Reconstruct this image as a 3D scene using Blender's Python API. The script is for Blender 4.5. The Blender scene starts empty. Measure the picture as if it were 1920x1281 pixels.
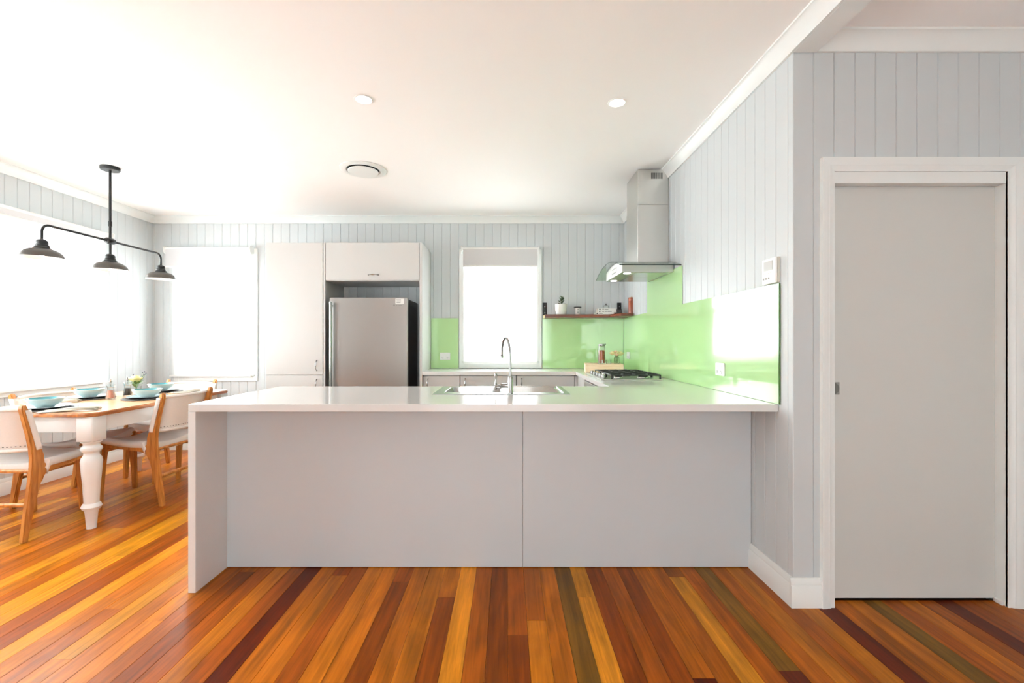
import bpy, bmesh, math, random
from mathutils import Vector, Matrix
random.seed(7)
C = bpy.context.scene.collection
S = bpy.context.scene
PI = math.pi
CAMZ = 1.226

# ------------------------------------------------------------------ camera
cd = bpy.data.cameras.new('camera'); cam = bpy.data.objects.new('camera', cd); C.objects.link(cam)
cam.location = (0, 0, CAMZ); cam.rotation_euler = (PI/2, 0, 0)
cd.sensor_width = 36; cd.lens = 853/1920*36; cd.shift_x = 8/1920; cd.clip_start = .05
S.camera = cam

# ------------------------------------------------------------------ world, light, exposure
W = bpy.data.worlds.new('world'); S.world = W; W.use_nodes = True
bg = W.node_tree.nodes['Background']; bg.inputs[0].default_value = (.965, 1.0, 1.01, 1); bg.inputs[1].default_value = 43.0
S.view_settings.view_transform = 'Standard'; S.view_settings.look = 'None'
S.view_settings.gamma = 1; S.view_settings.use_curve_mapping = False
S.view_settings.exposure = 0.3
S.cycles.use_denoising = True
S.cycles.caustics_reflective = False; S.cycles.caustics_refractive = False
S.cycles.sample_clamp_indirect = 8
S.cycles.max_bounces = 14; S.cycles.diffuse_bounces = 8; S.cycles.transparent_max_bounces = 16

def area(name, loc, rot, sx, sy, energy, col=(1, 1, 1), portal=False, spread=None):
    l = bpy.data.lights.new(name, 'AREA'); l.shape = 'RECTANGLE'; l.size = sx; l.size_y = sy
    l.energy = energy; l.color = col
    if portal: l.cycles.is_portal = True
    if spread: l.spread = spread
    o = bpy.data.objects.new(name, l); C.objects.link(o); o.location = loc; o.rotation_euler = rot
    return o
# portals guide daylight sampling through the openings (they emit nothing themselves)
area('back_window_portal', (-3.3, 5.42, 1.53), (-PI/2, 0, 0), .95, 1.5, 1, portal=True)
area('sink_window_portal', (-.08, 5.42, 1.6), (-PI/2, 0, 0), .95, 1.4, 1, portal=True)
area('left_window_portal', (-4.28, 2.73, 1.53), (0, -PI/2, 0), 1.5, 3.6, 1, portal=True)

area('rear_opening_portal', (-.08, -3.15, 1.1), (PI/2, 0, 0), 2.7, 2.2, 1, portal=True)

# ------------------------------------------------------------------ materials
def srgb(r, g, b):
    f = lambda c: (c/255/12.92) if c/255 <= .04045 else ((c/255+.055)/1.055)**2.4
    return (f(r), f(g), f(b), 1)
def nt(name):
    m = bpy.data.materials.new(name); m.use_nodes = True
    return m, m.node_tree.nodes, m.node_tree.links
def mat(name, col, rough=.5, metal=0, noise=0, nscale=40, bump=0, coat=0, spec=None, stretch=None, emit=0):
    m, n, l = nt(name); b = n['Principled BSDF']
    col = tuple(col) if len(col) == 4 else (*col, 1)
    b.inputs['Base Color'].default_value = col; b.inputs['Roughness'].default_value = rough; b.inputs['Metallic'].default_value = metal
    if coat: b.inputs['Coat Weight'].default_value = coat; b.inputs['Coat Roughness'].default_value = .06
    if spec is not None: b.inputs['Specular IOR Level'].default_value = spec
    if emit: b.inputs['Emission Color'].default_value = col; b.inputs['Emission Strength'].default_value = emit
    if noise or bump:
        tc = n.new('ShaderNodeTexCoord'); mp = n.new('ShaderNodeMapping'); tx = n.new('ShaderNodeTexNoise')
        l.new(tc.outputs['Object'], mp.inputs[0]); l.new(mp.outputs[0], tx.inputs['Vector'])
        if stretch: mp.inputs['Scale'].default_value = stretch
        tx.inputs['Scale'].default_value = nscale; tx.inputs['Detail'].default_value = 4
        if noise:
            mx = n.new('ShaderNodeMix'); mx.data_type = 'RGBA'
            mx.inputs[6].default_value = tuple(c*(1-noise) for c in col[:3])+(1,)
            mx.inputs[7].default_value = tuple(min(1, c*(1+noise)) for c in col[:3])+(1,)
            l.new(tx.outputs['Fac'], mx.inputs[0]); l.new(mx.outputs[2], b.inputs['Base Color'])
        if bump:
            bp = n.new('ShaderNodeBump'); bp.inputs['Strength'].default_value = bump; bp.inputs['Distance'].default_value = .002
            l.new(tx.outputs['Fac'], bp.inputs['Height']); l.new(bp.outputs[0], b.inputs['Normal'])
    return m
def thin_glass(name, tint=(1, 1, 1), refl=1.0):
    m, n, l = nt(name); n.remove(n['Principled BSDF']); out = n['Material Output']
    t = n.new('ShaderNodeBsdfTransparent'); t.inputs[0].default_value = (*tint, 1)
    g = n.new('ShaderNodeBsdfGlossy'); g.inputs['Roughness'].default_value = .02
    f = n.new('ShaderNodeFresnel'); f.inputs[0].default_value = 1.45
    mu = n.new('ShaderNodeMath'); mu.operation = 'MULTIPLY'; mu.inputs[1].default_value = refl
    mx = n.new('ShaderNodeMixShader'); l.new(f.outputs[0], mu.inputs[0]); l.new(mu.outputs[0], mx.inputs[0])
    l.new(t.outputs[0], mx.inputs[1]); l.new(g.outputs[0], mx.inputs[2]); l.new(mx.outputs[0], out.inputs[0])
    return m
def sheer(name, col, trans):
    m, n, l = nt(name); n.remove(n['Principled BSDF']); out = n['Material Output']
    t = n.new('ShaderNodeBsdfTransparent')
    tr = n.new('ShaderNodeBsdfTranslucent'); tr.inputs[0].default_value = (*col, 1)
    d = n.new('ShaderNodeBsdfDiffuse'); d.inputs[0].default_value = (*col, 1)
    a = n.new('ShaderNodeMixShader'); a.inputs[0].default_value = .12
    l.new(tr.outputs[0], a.inputs[1]); l.new(d.outputs[0], a.inputs[2])
    mx = n.new('ShaderNodeMixShader'); mx.inputs[0].default_value = trans
    l.new(a.outputs[0], mx.inputs[1]); l.new(t.outputs[0], mx.inputs[2]); l.new(mx.outputs[0], out.inputs[0])
    return m
def wood(name, dark, light, scale=(30, 2, 30), rough=.4, coat=0, bump=.15):
    m, n, l = nt(name); b = n['Principled BSDF']; b.inputs['Roughness'].default_value = rough
    if coat: b.inputs['Coat Weight'].default_value = coat; b.inputs['Coat Roughness'].default_value = .15
    tc = n.new('ShaderNodeTexCoord'); mp = n.new('ShaderNodeMapping'); mp.inputs['Scale'].default_value = scale
    tx = n.new('ShaderNodeTexNoise'); tx.inputs['Scale'].default_value = 1.6; tx.inputs['Detail'].default_value = 6; tx.inputs['Distortion'].default_value = .6
    r = n.new('ShaderNodeValToRGB'); r.color_ramp.elements[0].position = .3; r.color_ramp.elements[1].position = .72
    r.color_ramp.elements[0].color = dark; r.color_ramp.elements[1].color = light
    l.new(tc.outputs['Object'], mp.inputs[0]); l.new(mp.outputs[0], tx.inputs['Vector']); l.new(tx.outputs['Fac'], r.inputs[0]); l.new(r.outputs[0], b.inputs['Base Color'])
    bp = n.new('ShaderNodeBump'); bp.inputs['Strength'].default_value = bump; bp.inputs['Distance'].default_value = .002
    l.new(tx.outputs['Fac'], bp.inputs['Height']); l.new(bp.outputs[0], b.inputs['Normal'])
    return m
def floor_wood():
    m, n, l = nt('floor_timber'); b = n['Principled BSDF']
    oi = n.new('ShaderNodeObjectInfo'); ge = n.new('ShaderNodeNewGeometry')
    sc = n.new('ShaderNodeVectorMath'); sc.operation = 'MULTIPLY'; sc.inputs[1].default_value = (42, 1.7, 42)
    off = n.new('ShaderNodeVectorMath'); off.operation = 'SCALE'; off.inputs[0].default_value = (71, 37, 13)
    l.new(oi.outputs['Random'], off.inputs['Scale'])
    add = n.new('ShaderNodeVectorMath'); l.new(ge.outputs['Position'], sc.inputs[0]); l.new(sc.outputs[0], add.inputs[0]); l.new(off.outputs[0], add.inputs[1])
    t1 = n.new('ShaderNodeTexNoise'); t1.inputs['Scale'].default_value = 1.0; t1.inputs['Detail'].default_value = 7; t1.inputs['Roughness'].default_value = .62; t1.inputs['Distortion'].default_value = .5
    l.new(add.outputs[0], t1.inputs['Vector'])
    # broad blotches along the board
    sc2 = n.new('ShaderNodeVectorMath'); sc2.operation = 'MULTIPLY'; sc2.inputs[1].default_value = (9, 2.2, 9)
    add2 = n.new('ShaderNodeVectorMath'); l.new(ge.outputs['Position'], sc2.inputs[0]); l.new(sc2.outputs[0], add2.inputs[0]); l.new(off.outputs[0], add2.inputs[1])
    t2 = n.new('ShaderNodeTexNoise'); t2.inputs['Scale'].default_value = 1.0; t2.inputs['Detail'].default_value = 3; t2.inputs['Distortion'].default_value = 1.2
    l.new(add2.outputs[0], t2.inputs['Vector'])
    mr = n.new('ShaderNodeMapRange'); mr.inputs[1].default_value = .28; mr.inputs[2].default_value = .72; mr.inputs[3].default_value = .52; mr.inputs[4].default_value = 1.3
    l.new(t1.outputs['Fac'], mr.inputs[0])
    mr2 = n.new('ShaderNodeMapRange'); mr2.inputs[1].default_value = .3; mr2.inputs[2].default_value = .7; mr2.inputs[3].default_value = .74; mr2.inputs[4].default_value = 1.2
    l.new(t2.outputs['Fac'], mr2.inputs[0])
    mm = n.new('ShaderNodeMath'); mm.operation = 'MULTIPLY'; l.new(mr.outputs[0], mm.inputs[0]); l.new(mr2.outputs[0], mm.inputs[1])
    vm = n.new('ShaderNodeVectorMath'); vm.operation = 'SCALE'; l.new(oi.outputs['Color'], vm.inputs[0]); l.new(mm.outputs[0], vm.inputs['Scale'])
    l.new(vm.outputs[0], b.inputs['Base Color'])
    b.inputs['Roughness'].default_value = .34; b.inputs['Specular IOR Level'].default_value = .13; b.inputs['Coat Weight'].default_value = .06; b.inputs['Coat Roughness'].default_value = .2
    bp = n.new('ShaderNodeBump'); bp.inputs['Strength'].default_value = .12; bp.inputs['Distance'].default_value = .001
    l.new(t1.outputs['Fac'], bp.inputs['Height']); l.new(bp.outputs[0], b.inputs['Normal'])
    return m
def brushed(name, col, rough, scale):
    m, n, l = nt(name); b = n['Principled BSDF']; b.inputs['Metallic'].default_value = 1; b.inputs['Base Color'].default_value = (*col, 1)
    tc = n.new('ShaderNodeTexCoord'); mp = n.new('ShaderNodeMapping'); mp.inputs['Scale'].default_value = scale
    tx = n.new('ShaderNodeTexNoise'); tx.inputs['Scale'].default_value = 3; tx.inputs['Detail'].default_value = 3
    mr = n.new('ShaderNodeMapRange'); mr.inputs[3].default_value = rough-.025; mr.inputs[4].default_value = rough+.025
    l.new(tc.outputs['Object'], mp.inputs[0]); l.new(mp.outputs[0], tx.inputs['Vector']); l.new(tx.outputs['Fac'], mr.inputs[0]); l.new(mr.outputs[0], b.inputs['Roughness'])
    return m

M = dict(
    wall=mat('pale_grey_paint', (.560, .592, .602), .5, noise=.012, nscale=6),
    backing=mat('wall_backing', (.45, .47, .49), .8, noise=.02),
    ceiling=mat('ceiling_paint', (.92, .91, .895), .85, noise=.008, nscale=3),
    trim=mat('white_gloss_trim', (.775, .80, .785), .35, noise=.008, nscale=8),
    lam=mat('white_laminate', (.53, .525, .51), .32, noise=.006, nscale=5),
    panel=mat('pale_panel_laminate', (.54, .57, .59), .4, noise=.01, nscale=4),
    door=mat('door_paint', (.60, .605, .58), .45, noise=.01, nscale=5),
    stone=mat('white_stone', (.70, .695, .68), .13, noise=.02, nscale=260, spec=.35),
    green=mat('green_back_painted_glass', (.42, .65, .31), .04, noise=.004, nscale=3, coat=.5),
    steel=brushed('brushed_steel', (.60, .59, .56), .33, (1, 1, 60)),
    steel_v=brushed('brushed_steel_fridge', (.43, .425, .41), .3, (60, 60, 1)),
    chrome=mat('chrome', (.36, .36, .35), .2, 1, noise=.01),
    sinksteel=mat('sink_steel', (.54, .54, .525), .27, 1, noise=.02, nscale=20),
    dark=mat('dark_plastic', (.02, .02, .02), .45, noise=.1),
    iron=mat('cast_iron', (.018, .018, .018), .5, noise=.2, bump=.2),
    black=mat('black_powder_coat', (.010, .0095, .009), .5, noise=.1, spec=.3),
    bronze=mat('dark_bronze_metal', (.055, .048, .04), .38, .5, noise=.1, nscale=12),
    shadein=mat('white_enamel_shade_lining', (.85, .84, .82), .4, noise=.01),
    bulb=mat('lamp_bulb', (1, .95, .85), .4, noise=.01, emit=6),
    led=mat('downlight_lens', (1, .97, .92), .4, noise=.01, emit=9),
    hoodled=mat('hood_lamp', (1, .97, .92), .4, noise=.01, emit=5),
    grey=mat('grey_screen', (.42, .42, .40), .3, noise=.02),
    plastic=mat('white_plastic', (.8, .8, .78), .35, noise=.008),
    beige=mat('beige_plastic', (.6, .59, .52), .4, noise=.01),
    ink=mat('printed_ink', (.06, .06, .06), .6, noise=.05),
    greyink=mat('grey_print', (.3, .3, .28), .6, noise=.05),
    paper=mat('white_paper', (.78, .77, .74), .7, noise=.02),
    blockout=mat('grey_blockout_fabric', (.62, .62, .63), .8, noise=.02, nscale=300, bump=.05),
    sheer=sheer('sheer_blind_fabric', (.97, .97, .97), .14),
    pane=thin_glass('window_glass', (.97, .98, .98), .8),
    glass=thin_glass('clear_glass', (.975, .985, .98), .55),
    hoodglass=thin_glass('hood_glass', (.93, .96, .95), .45),
    gedge=mat('glass_edge', (.02, .035, .03), .1, noise=.05),
    tea=None,
    floor=floor_wood(),
    chairwood=wood('teak_chair_timber', srgb(150, 88, 34), srgb(205, 140, 70), (26, 26, 3), .42),
    tabletop=wood('pine_table_top', srgb(196, 140, 92), srgb(226, 178, 130), (22, 1.6, 22), .3, .3),
    tableedge=wood('table_edge_timber', srgb(120, 62, 24), srgb(190, 118, 52), (18, 2, 18), .35, .2),
    shelf=wood('shelf_hardwood', srgb(70, 28, 10), srgb(122, 54, 22), (2, 22, 22), .35, .2),
    mill=wood('pepper_mill_timber', srgb(110, 46, 22), srgb(170, 84, 48), (40, 40, 4), .3, .3),
    crate=wood('pale_crate_timber', srgb(232, 200, 162), srgb(246, 224, 194), (3, 30, 30), .5),
    tablepaint=mat('white_table_paint', (.74, .745, .735), .45, noise=.03, nscale=14),
    canvas=mat('white_canvas', (.78, .76, .73), .8, noise=.04, nscale=120, bump=.1),
    bowl_in=mat('turquoise_glaze', (.05, .24, .27), .18, noise=.06, nscale=30, coat=.4),
    bowl_out=mat('pale_aqua_glaze', (.43, .53, .51), .3, noise=.06, nscale=40),
    plate=mat('pale_blue_plate_glaze', (.45, .55, .60), .22, noise=.04, nscale=30, coat=.3),
    charger=mat('charcoal_placemat', (.035, .032, .03), .6, noise=.2, nscale=80, bump=.2),
    linen=None,
    salt=mat('pink_salt', (.66, .30, .22), .7, noise=.25, nscale=160, bump=.5),
    pepper=mat('black_peppercorn', (.025, .022, .02), .7, noise=.4, nscale=160, bump=.5),
    rose=mat('cream_rose_petal', (.86, .80, .42), .6, noise=.06, nscale=30),
    rosepink=mat('blush_rose_petal', (.84, .62, .42), .6, noise=.08, nscale=30),
    leaf=mat('green_leaf', (.10, .20, .05), .5, noise=.25, nscale=20),
    berry=mat('dark_berry', (.04, .03, .07), .4, noise=.1),
    soil=mat('potting_soil', (.04, .03, .02), .9, noise=.4, nscale=60, bump=.5),
    pot=mat('white_ceramic_pot', (.76, .75, .71), .35, noise=.02, nscale=20),
    succ=mat('dark_succulent_leaf', (.065, .10, .05), .5, noise=.25, nscale=30),
    brass=mat('brass', (.62, .5, .28), .3, 1, noise=.03),
)
def tea_mat():
    m, n, l = nt('iced_tea'); b = n['Principled BSDF']
    b.inputs['Base Color'].default_value = srgb(186, 96, 26); b.inputs['Roughness'].default_value = .08
    tx = n.new('ShaderNodeTexNoise'); tx.inputs['Scale'].default_value = 30
    r = n.new('ShaderNodeValToRGB'); r.color_ramp.elements[0].color = srgb(150, 70, 14); r.color_ramp.elements[1].color = srgb(205, 120, 44)
    l.new(tx.outputs['Fac'], r.inputs[0]); l.new(r.outputs[0], b.inputs['Base Color'])
    t = n.new('ShaderNodeBsdfTransparent'); t.inputs[0].default_value = srgb(225, 130, 40)
    mx = n.new('ShaderNodeMixShader'); mx.inputs[0].default_value = .35
    l.new(b.outputs[0], mx.inputs[1]); l.new(t.outputs[0], mx.inputs[2]); l.new(mx.outputs[0], n['Material Output'].inputs[0])
    return m
M['tea'] = tea_mat()
def linen_mat():
    m, n, l = nt('striped_linen'); b = n['Principled BSDF']; b.inputs['Roughness'].default_value = .85
    tc = n.new('ShaderNodeTexCoord'); wv = n.new('ShaderNodeTexWave'); wv.bands_direction = 'Y'; wv.inputs['Scale'].default_value = 14; wv.inputs['Distortion'].default_value = .5
    r = n.new('ShaderNodeValToRGB'); r.color_ramp.elements[0].color = (.22, .21, .16, 1); r.color_ramp.elements[1].color = (.50, .47, .40, 1); r.color_ramp.elements[0].position = .1; r.color_ramp.elements[1].position = .35
    l.new(tc.outputs['Object'], wv.inputs['Vector']); l.new(wv.outputs['Fac'], r.inputs[0]); l.new(r.outputs[0], b.inputs['Base Color'])
    return m
M['linen'] = linen_mat()

# ------------------------------------------------------------------ helpers
class MB:
    def __init__(s): s.v = []; s.f = []
    def add(s, vs, fs):
        o = len(s.v); s.v += [tuple(v) for v in vs]; s.f += [tuple(i+o for i in f) for f in fs]; return s
    def box(s, x0, x1, y0, y1, z0, z1):
        vs = [(x0, y0, z0), (x1, y0, z0), (x1, y1, z0), (x0, y1, z0), (x0, y0, z1), (x1, y0, z1), (x1, y1, z1), (x0, y1, z1)]
        return s.add(vs, [(0, 3, 2, 1), (4, 5, 6, 7), (0, 1, 5, 4), (1, 2, 6, 5), (2, 3, 7, 6), (3, 0, 4, 7)])
    def prism(s, poly, axis, a0, a1):
        # poly in the two other axes (x,y,z order), extruded along axis
        def p(u, v, a): return {'x': (a, u, v), 'y': (u, a, v), 'z': (u, v, a)}[axis]
        n = len(poly); vs = [p(u, v, a0) for u, v in poly]+[p(u, v, a1) for u, v in poly]
        fs = [tuple(range(n)), tuple(range(2*n-1, n-1, -1))]+[(i, i+n, (i+1) % n+n, (i+1) % n) for i in range(n)]
        return s.add(vs, fs)
    def lathe(s, prof, c=(0, 0, 0), seg=24, axis='z', mod=None, closed=False, caps=True):
        vs = []; n = len(prof)
        for k in range(seg):
            a = 2*PI*k/seg
            for r, z in prof:
                rr = r*(mod(a) if mod else 1); x, y = rr*math.cos(a), rr*math.sin(a)
                p = {'z': (x, y, z), 'x': (z, x, y), 'y': (x, z, y)}[axis]
                vs.append((p[0]+c[0], p[1]+c[1], p[2]+c[2]))
        fs = []
        for k in range(seg):
            k2 = (k+1) % seg
            for i in range(n-1): fs.append((k*n+i, k2*n+i, k2*n+i+1, k*n+i+1))
            if closed: fs.append((k*n+n-1, k2*n+n-1, k2*n, k*n))
        if not closed and caps:
            if prof[0][0] > 1e-5: fs.append(tuple(k*n for k in range(seg))[::-1])
            if prof[-1][0] > 1e-5: fs.append(tuple(k*n+n-1 for k in range(seg)))
        return s.add(vs, fs)
    def tube(s, pts, r, seg=10, cap=True):
        pts = [Vector(p) for p in pts]; n = len(pts); rs = r if isinstance(r, (list, tuple)) else [r]*n
        vs = []; up = None
        for i, p in enumerate(pts):
            d = (pts[min(i+1, n-1)]-pts[max(i-1, 0)]).normalized()
            if up is None: up = Vector((0, 0, 1)) if abs(d.z) < .9 else Vector((1, 0, 0))
            a = d.cross(up)
            if a.length < 1e-4: a = d.orthogonal()
            a.normalize(); b = a.cross(d).normalized(); up = b
            for k in range(seg):
                t = 2*PI*k/seg; vs.append(p+a*math.cos(t)*rs[i]+b*math.sin(t)*rs[i])
        fs = [(i*seg+k, i*seg+(k+1) % seg, (i+1)*seg+(k+1) % seg, (i+1)*seg+k) for i in range(n-1) for k in range(seg)]
        if cap: fs += [tuple(range(seg))[::-1], tuple((n-1)*seg+k for k in range(seg))]
        return s.add(vs, fs)
    def grid(s, fn, nu, nv):
        vs = [fn(i/nu, j/nv) for j in range(nv+1) for i in range(nu+1)]
        fs = [(j*(nu+1)+i, j*(nu+1)+i+1, (j+1)*(nu+1)+i+1, (j+1)*(nu+1)+i) for j in range(nv) for i in range(nu)]
        return s.add(vs, fs)
    def cells(s, xs, ys, keep, z0, z1):
        nx, ny = len(xs), len(ys); id = {}
        def vid(i, j, t):
            if (i, j, t) not in id:
                id[(i, j, t)] = len(s.v); s.v.append((xs[i], ys[j], z1 if t else z0))
            return id[(i, j, t)]
        K = lambda i, j: 0 <= i < nx-1 and 0 <= j < ny-1 and keep((xs[i]+xs[i+1])/2, (ys[j]+ys[j+1])/2)
        for i in range(nx-1):
            for j in range(ny-1):
                if not K(i, j): continue
                s.f.append((vid(i, j, 1), vid(i+1, j, 1), vid(i+1, j+1, 1), vid(i, j+1, 1)))
                s.f.append((vid(i, j, 0), vid(i, j+1, 0), vid(i+1, j+1, 0), vid(i+1, j, 0)))
                for (di, dj, a, b) in ((-1, 0, (i, j+1), (i, j)), (1, 0, (i+1, j), (i+1, j+1)), (0, -1, (i, j), (i+1, j)), (0, 1, (i+1, j+1), (i, j+1))):
                    if not K(i+di, j+dj):
                        s.f.append((vid(*a, 0), vid(*b, 0), vid(*b, 1), vid(*a, 1)))
        return s
    def mesh(s, name, m=None, bevel=0, seg=1, ang=35, origin=None):
        me = bpy.data.meshes.new(name); me.from_pydata(s.v, [], s.f)
        bm = bmesh.new(); bm.from_mesh(me)
        bmesh.ops.recalc_face_normals(bm, faces=bm.faces)
        if bevel:
            es = [e for e in bm.edges if len(e.link_faces) == 2 and e.calc_face_angle(0) > math.radians(40)]
            bmesh.ops.bevel(bm, geom=es, offset=bevel, segments=seg, affect='EDGES', clamp_overlap=True)
        bm.to_mesh(me); bm.free()
        for p in me.polygons: p.use_smooth = True
        me.set_sharp_from_angle(angle=math.radians(ang))
        if m: me.materials.append(m)
        return me
    def build(s, name, m, parent=None, bevel=0, seg=1, ang=35, origin=None, world=False):
        """world=True: coordinates are world ones and get converted to the parent's frame."""
        if origin is not None: s.v = [(a-origin[0], b-origin[1], c-origin[2]) for a, b, c in s.v]
        if world and parent is not None:
            inv = wm(parent).inverted(); s.v = [tuple(inv @ Vector(v)) for v in s.v]
        o = bpy.data.objects.new(name, s.mesh(name, m, bevel, seg, ang)); C.objects.link(o)
        if parent is not None: o.parent = parent
        if origin is not None: o.location = origin
        return o
def wm(o):
    m = Matrix.LocRotScale(o.location, o.rotation_euler, o.scale)
    return wm(o.parent) @ m if o.parent else m
def tag(o, label, cat, group=None):
    o['label'] = label; o['category'] = cat
    if group: o['group'] = group
    return o
def thing(name, label, cat, loc=(0, 0, 0), rz=0, group=None):
    o = bpy.data.objects.new(name, None); C.objects.link(o); o.empty_display_size = .1
    o.location = loc; o.rotation_euler = (0, 0, rz); return tag(o, label, cat, group)
def struct_empty(name, loc=(0, 0, 0), rz=0):
    o = bpy.data.objects.new(name, None); C.objects.link(o); o.location = loc; o.rotation_euler = (0, 0, rz); o['kind'] = 'structure'; return o
def struct(o): o['kind'] = 'structure'; return o
def copy_tree(o, parent=None):
    c = o.copy(); C.objects.link(c)
    if parent is not None: c.parent = parent
    for ch in list(o.children): copy_tree(ch, c)
    return c
def box(name, m, x0, x1, y0, y1, z0, z1, parent=None, bevel=.002, world=True, **k):
    return MB().box(x0, x1, y0, y1, z0, z1).build(name, m, parent, bevel, world=world, **k)
def tobox(name, m, x0, x1, y0, y1, z0, z1, bevel=.002, **k):      # a top-level box with its origin at its base
    return MB().box(x0, x1, y0, y1, z0, z1).build(name, m, None, bevel, origin=((x0+x1)/2, (y0+y1)/2, z0), **k)

BW = .0957                                            # wall board pitch
XL, XR, YB, YD = -4.02, 1.32, 5.154, 2.105             # left wall, right wall, back wall, door wall
XE = 2.62                                             # far right of the hall
CZ = 2.64

# ------------------------------------------------------------------ floor
PAL = {'O': (172, 96, 14), 'M': (154, 78, 10), 'R': (124, 56, 4), 'D': (86, 24, 0), 'Y': (196, 126, 26), 'B': (112, 74, 18), 'P': (146, 72, 10)}
sub = tobox('floor', mat('subfloor', (.05, .03, .02), .9, noise=.1), XL-.1, XE+.1, -3.1, YB+.1, -.06, -.021, 0); struct(sub)
FP = .084
def board_mesh(w, h, ch):
    p = [(-w/2, -h), (w/2, -h), (w/2, -ch), (w/2-ch, 0), (-w/2+ch, 0), (-w/2, -ch)]
    return MB().prism(p, 'y', 0, 1).mesh('floorboard')
fmesh = board_mesh(FP-.0007, .02, .0009); fmesh.materials.append(M['floor'])
# per column: list of (colour, far end Y); the first piece starts behind the camera
spec = {-18: [('M', 2.9), ('O', 9)], -17: [('R', 2.42), ('M', 9)], -16: [('M', 9)], -15: [('O', 9)], -14: [('P', 9)], -13: [('D', 9)], -12: [('O', 9)],
        -11: [('O', 2.385), ('R', 9)], -10: [('P', 9)], -9: [('O', 9)], -8: [('O', 9)], -7: [('R', 2.32), ('P', 9)], -6: [('O', 9)], -5: [('O', 9)],
        -4: [('R', 2.18), ('O', 9)], -3: [('Y', 9)], -2: [('P', 9)], -1: [('R', 9)], 0: [('R', 1.9), ('P', 9)], 1: [('O', 2.0), ('P', 9)], 2: [('O', 9)],
        3: [('B', 9)], 4: [('Y', 2.18), ('Y', 9)], 5: [('R', 9)], 6: [('P', 9)], 7: [('R', 9)], 8: [('D', 1.656), ('M', 9)], 9: [('M', 9)],
        10: [('Y', 2.37), ('M', 9)], 11: [('M', 9)], 12: [('D', 1.693), ('B', 9)], 13: [('M', 9)], 14: [('O', 9)], 15: [('P', 9)], 16: [('O', 9)],
        17: [('D', 9)], 18: [('M', 9)], 19: [('O', 9)], 20: [('B', 9)], 21: [('P', 9)], 22: [('O', 9)], 23: [('P', 9)], 24: [('D', 9)], 25: [('R', 9)],
        -25: [('R', 3.3), ('O', 9)], -26: [('P', 3.8), ('Y', 9)], -27: [('Y', 2.6), ('Y', 9)], -28: [('Y', 9)]}
for k in range(-48, 32):
    x = FP*(k+.5)
    if x > XE: break
    ymax = YB if x < XR+.05 else YD+.05
    if k in spec: pcs = spec[k]
    else:
        pcs = []; y = random.uniform(.2, 2.4)
        while y < 6.5:
            pcs.append((random.choice('OOOOYYPPM' if k < -18 else 'MOPR'), y)); y += random.uniform(1.3, 3.2)
        pcs.append((random.choice('OOYPM'), 9))
    y0 = -3.0
    for c, y1 in pcs:
        y1 = min(y1, ymax)
        if y1-y0 < .05: continue
        o = bpy.data.objects.new('floorboard', fmesh); C.objects.link(o); o.parent = sub
        o.location = (x-sub.location.x, y0-sub.location.y, -sub.location.z+random.uniform(-.0003, .0003)); o.scale = (1, y1-y0-.0008, 1)
        r, g, b, _ = srgb(*PAL[c]); j = random.uniform(.9, 1.12)
        o.color = (r*j, g*j*random.uniform(.93, 1.07), b*j, 1)
        y0 = y1
        if y1 >= ymax: break

# ------------------------------------------------------------------ ceiling
cl = MB().box(XL-.1, XE+.1, -3.1, YB+.1, CZ, CZ+.1).build('ceiling', M['ceiling'], None, 0, origin=(0, 0, CZ)); struct(cl)

# ------------------------------------------------------------------ board-lined walls
def vboard():
    w, h, c = BW-.0006, .012, .0035
    p = [(-w/2, h), (w/2, h), (w/2, c), (w/2-c, 0), (-w/2+c, 0), (-w/2, c)]
    return MB().prism(p, 'z', 0, 1).mesh('wall_board')
vmesh = vboard(); vmesh.materials.append(M['wall'])
def lined_wall(name, loc, rz, length, holes, z1=CZ, first=0.0, thick=.14, full=1.0):
    """local x along the wall, y = out of the room, z up; holes: (x0,x1,z0,z1)"""
    xs = sorted({0, length, *[h[0] for h in holes], *[h[1] for h in holes]}); zs = sorted({0, z1, *[h[2] for h in holes], *[h[3] for h in holes]})
    mb = MB().cells(xs, zs, lambda a, b: not any(h[0] < a < h[1] and h[2] < b < h[3] for h in holes), 0.0, 1.0)
    mb.v = [(min(max(a, .02), length-.02), .0115+c*(thick-.0115), b) for a, b, c in mb.v]   # backing held back from the corners
    w = mb.build(name, M['backing'], None); w.location = loc; w.rotation_euler = (0, 0, rz); struct(w)
    def put(xa, xb, za, zb):
        if xb-xa < .012 or zb-za < .01: return
        o = bpy.data.objects.new('wall_board', vmesh); C.objects.link(o); o.parent = w
        o.location = ((xa+xb)/2, random.uniform(-.0004, .0004), za); o.scale = ((xb-xa)/BW, 1, zb-za)
    x = first-BW
    while x < length:
        xa, xb = max(0, x), min(length, x+BW)
        if xb > xa:
            hs = [h for h in holes if h[0] < xb and h[1] > xa]
            if not hs: put(xa, xb, 0, z1)
            else:
                h = hs[0]
                if h[2] > .02: put(xa, xb, 0, h[2])
                put(xa, xb, h[3], z1)
                if xa < h[0]: put(xa, h[0], h[2], h[3])
                if xb > h[1]: put(h[1], xb, h[2], h[3])
        x += BW
    return w
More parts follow.
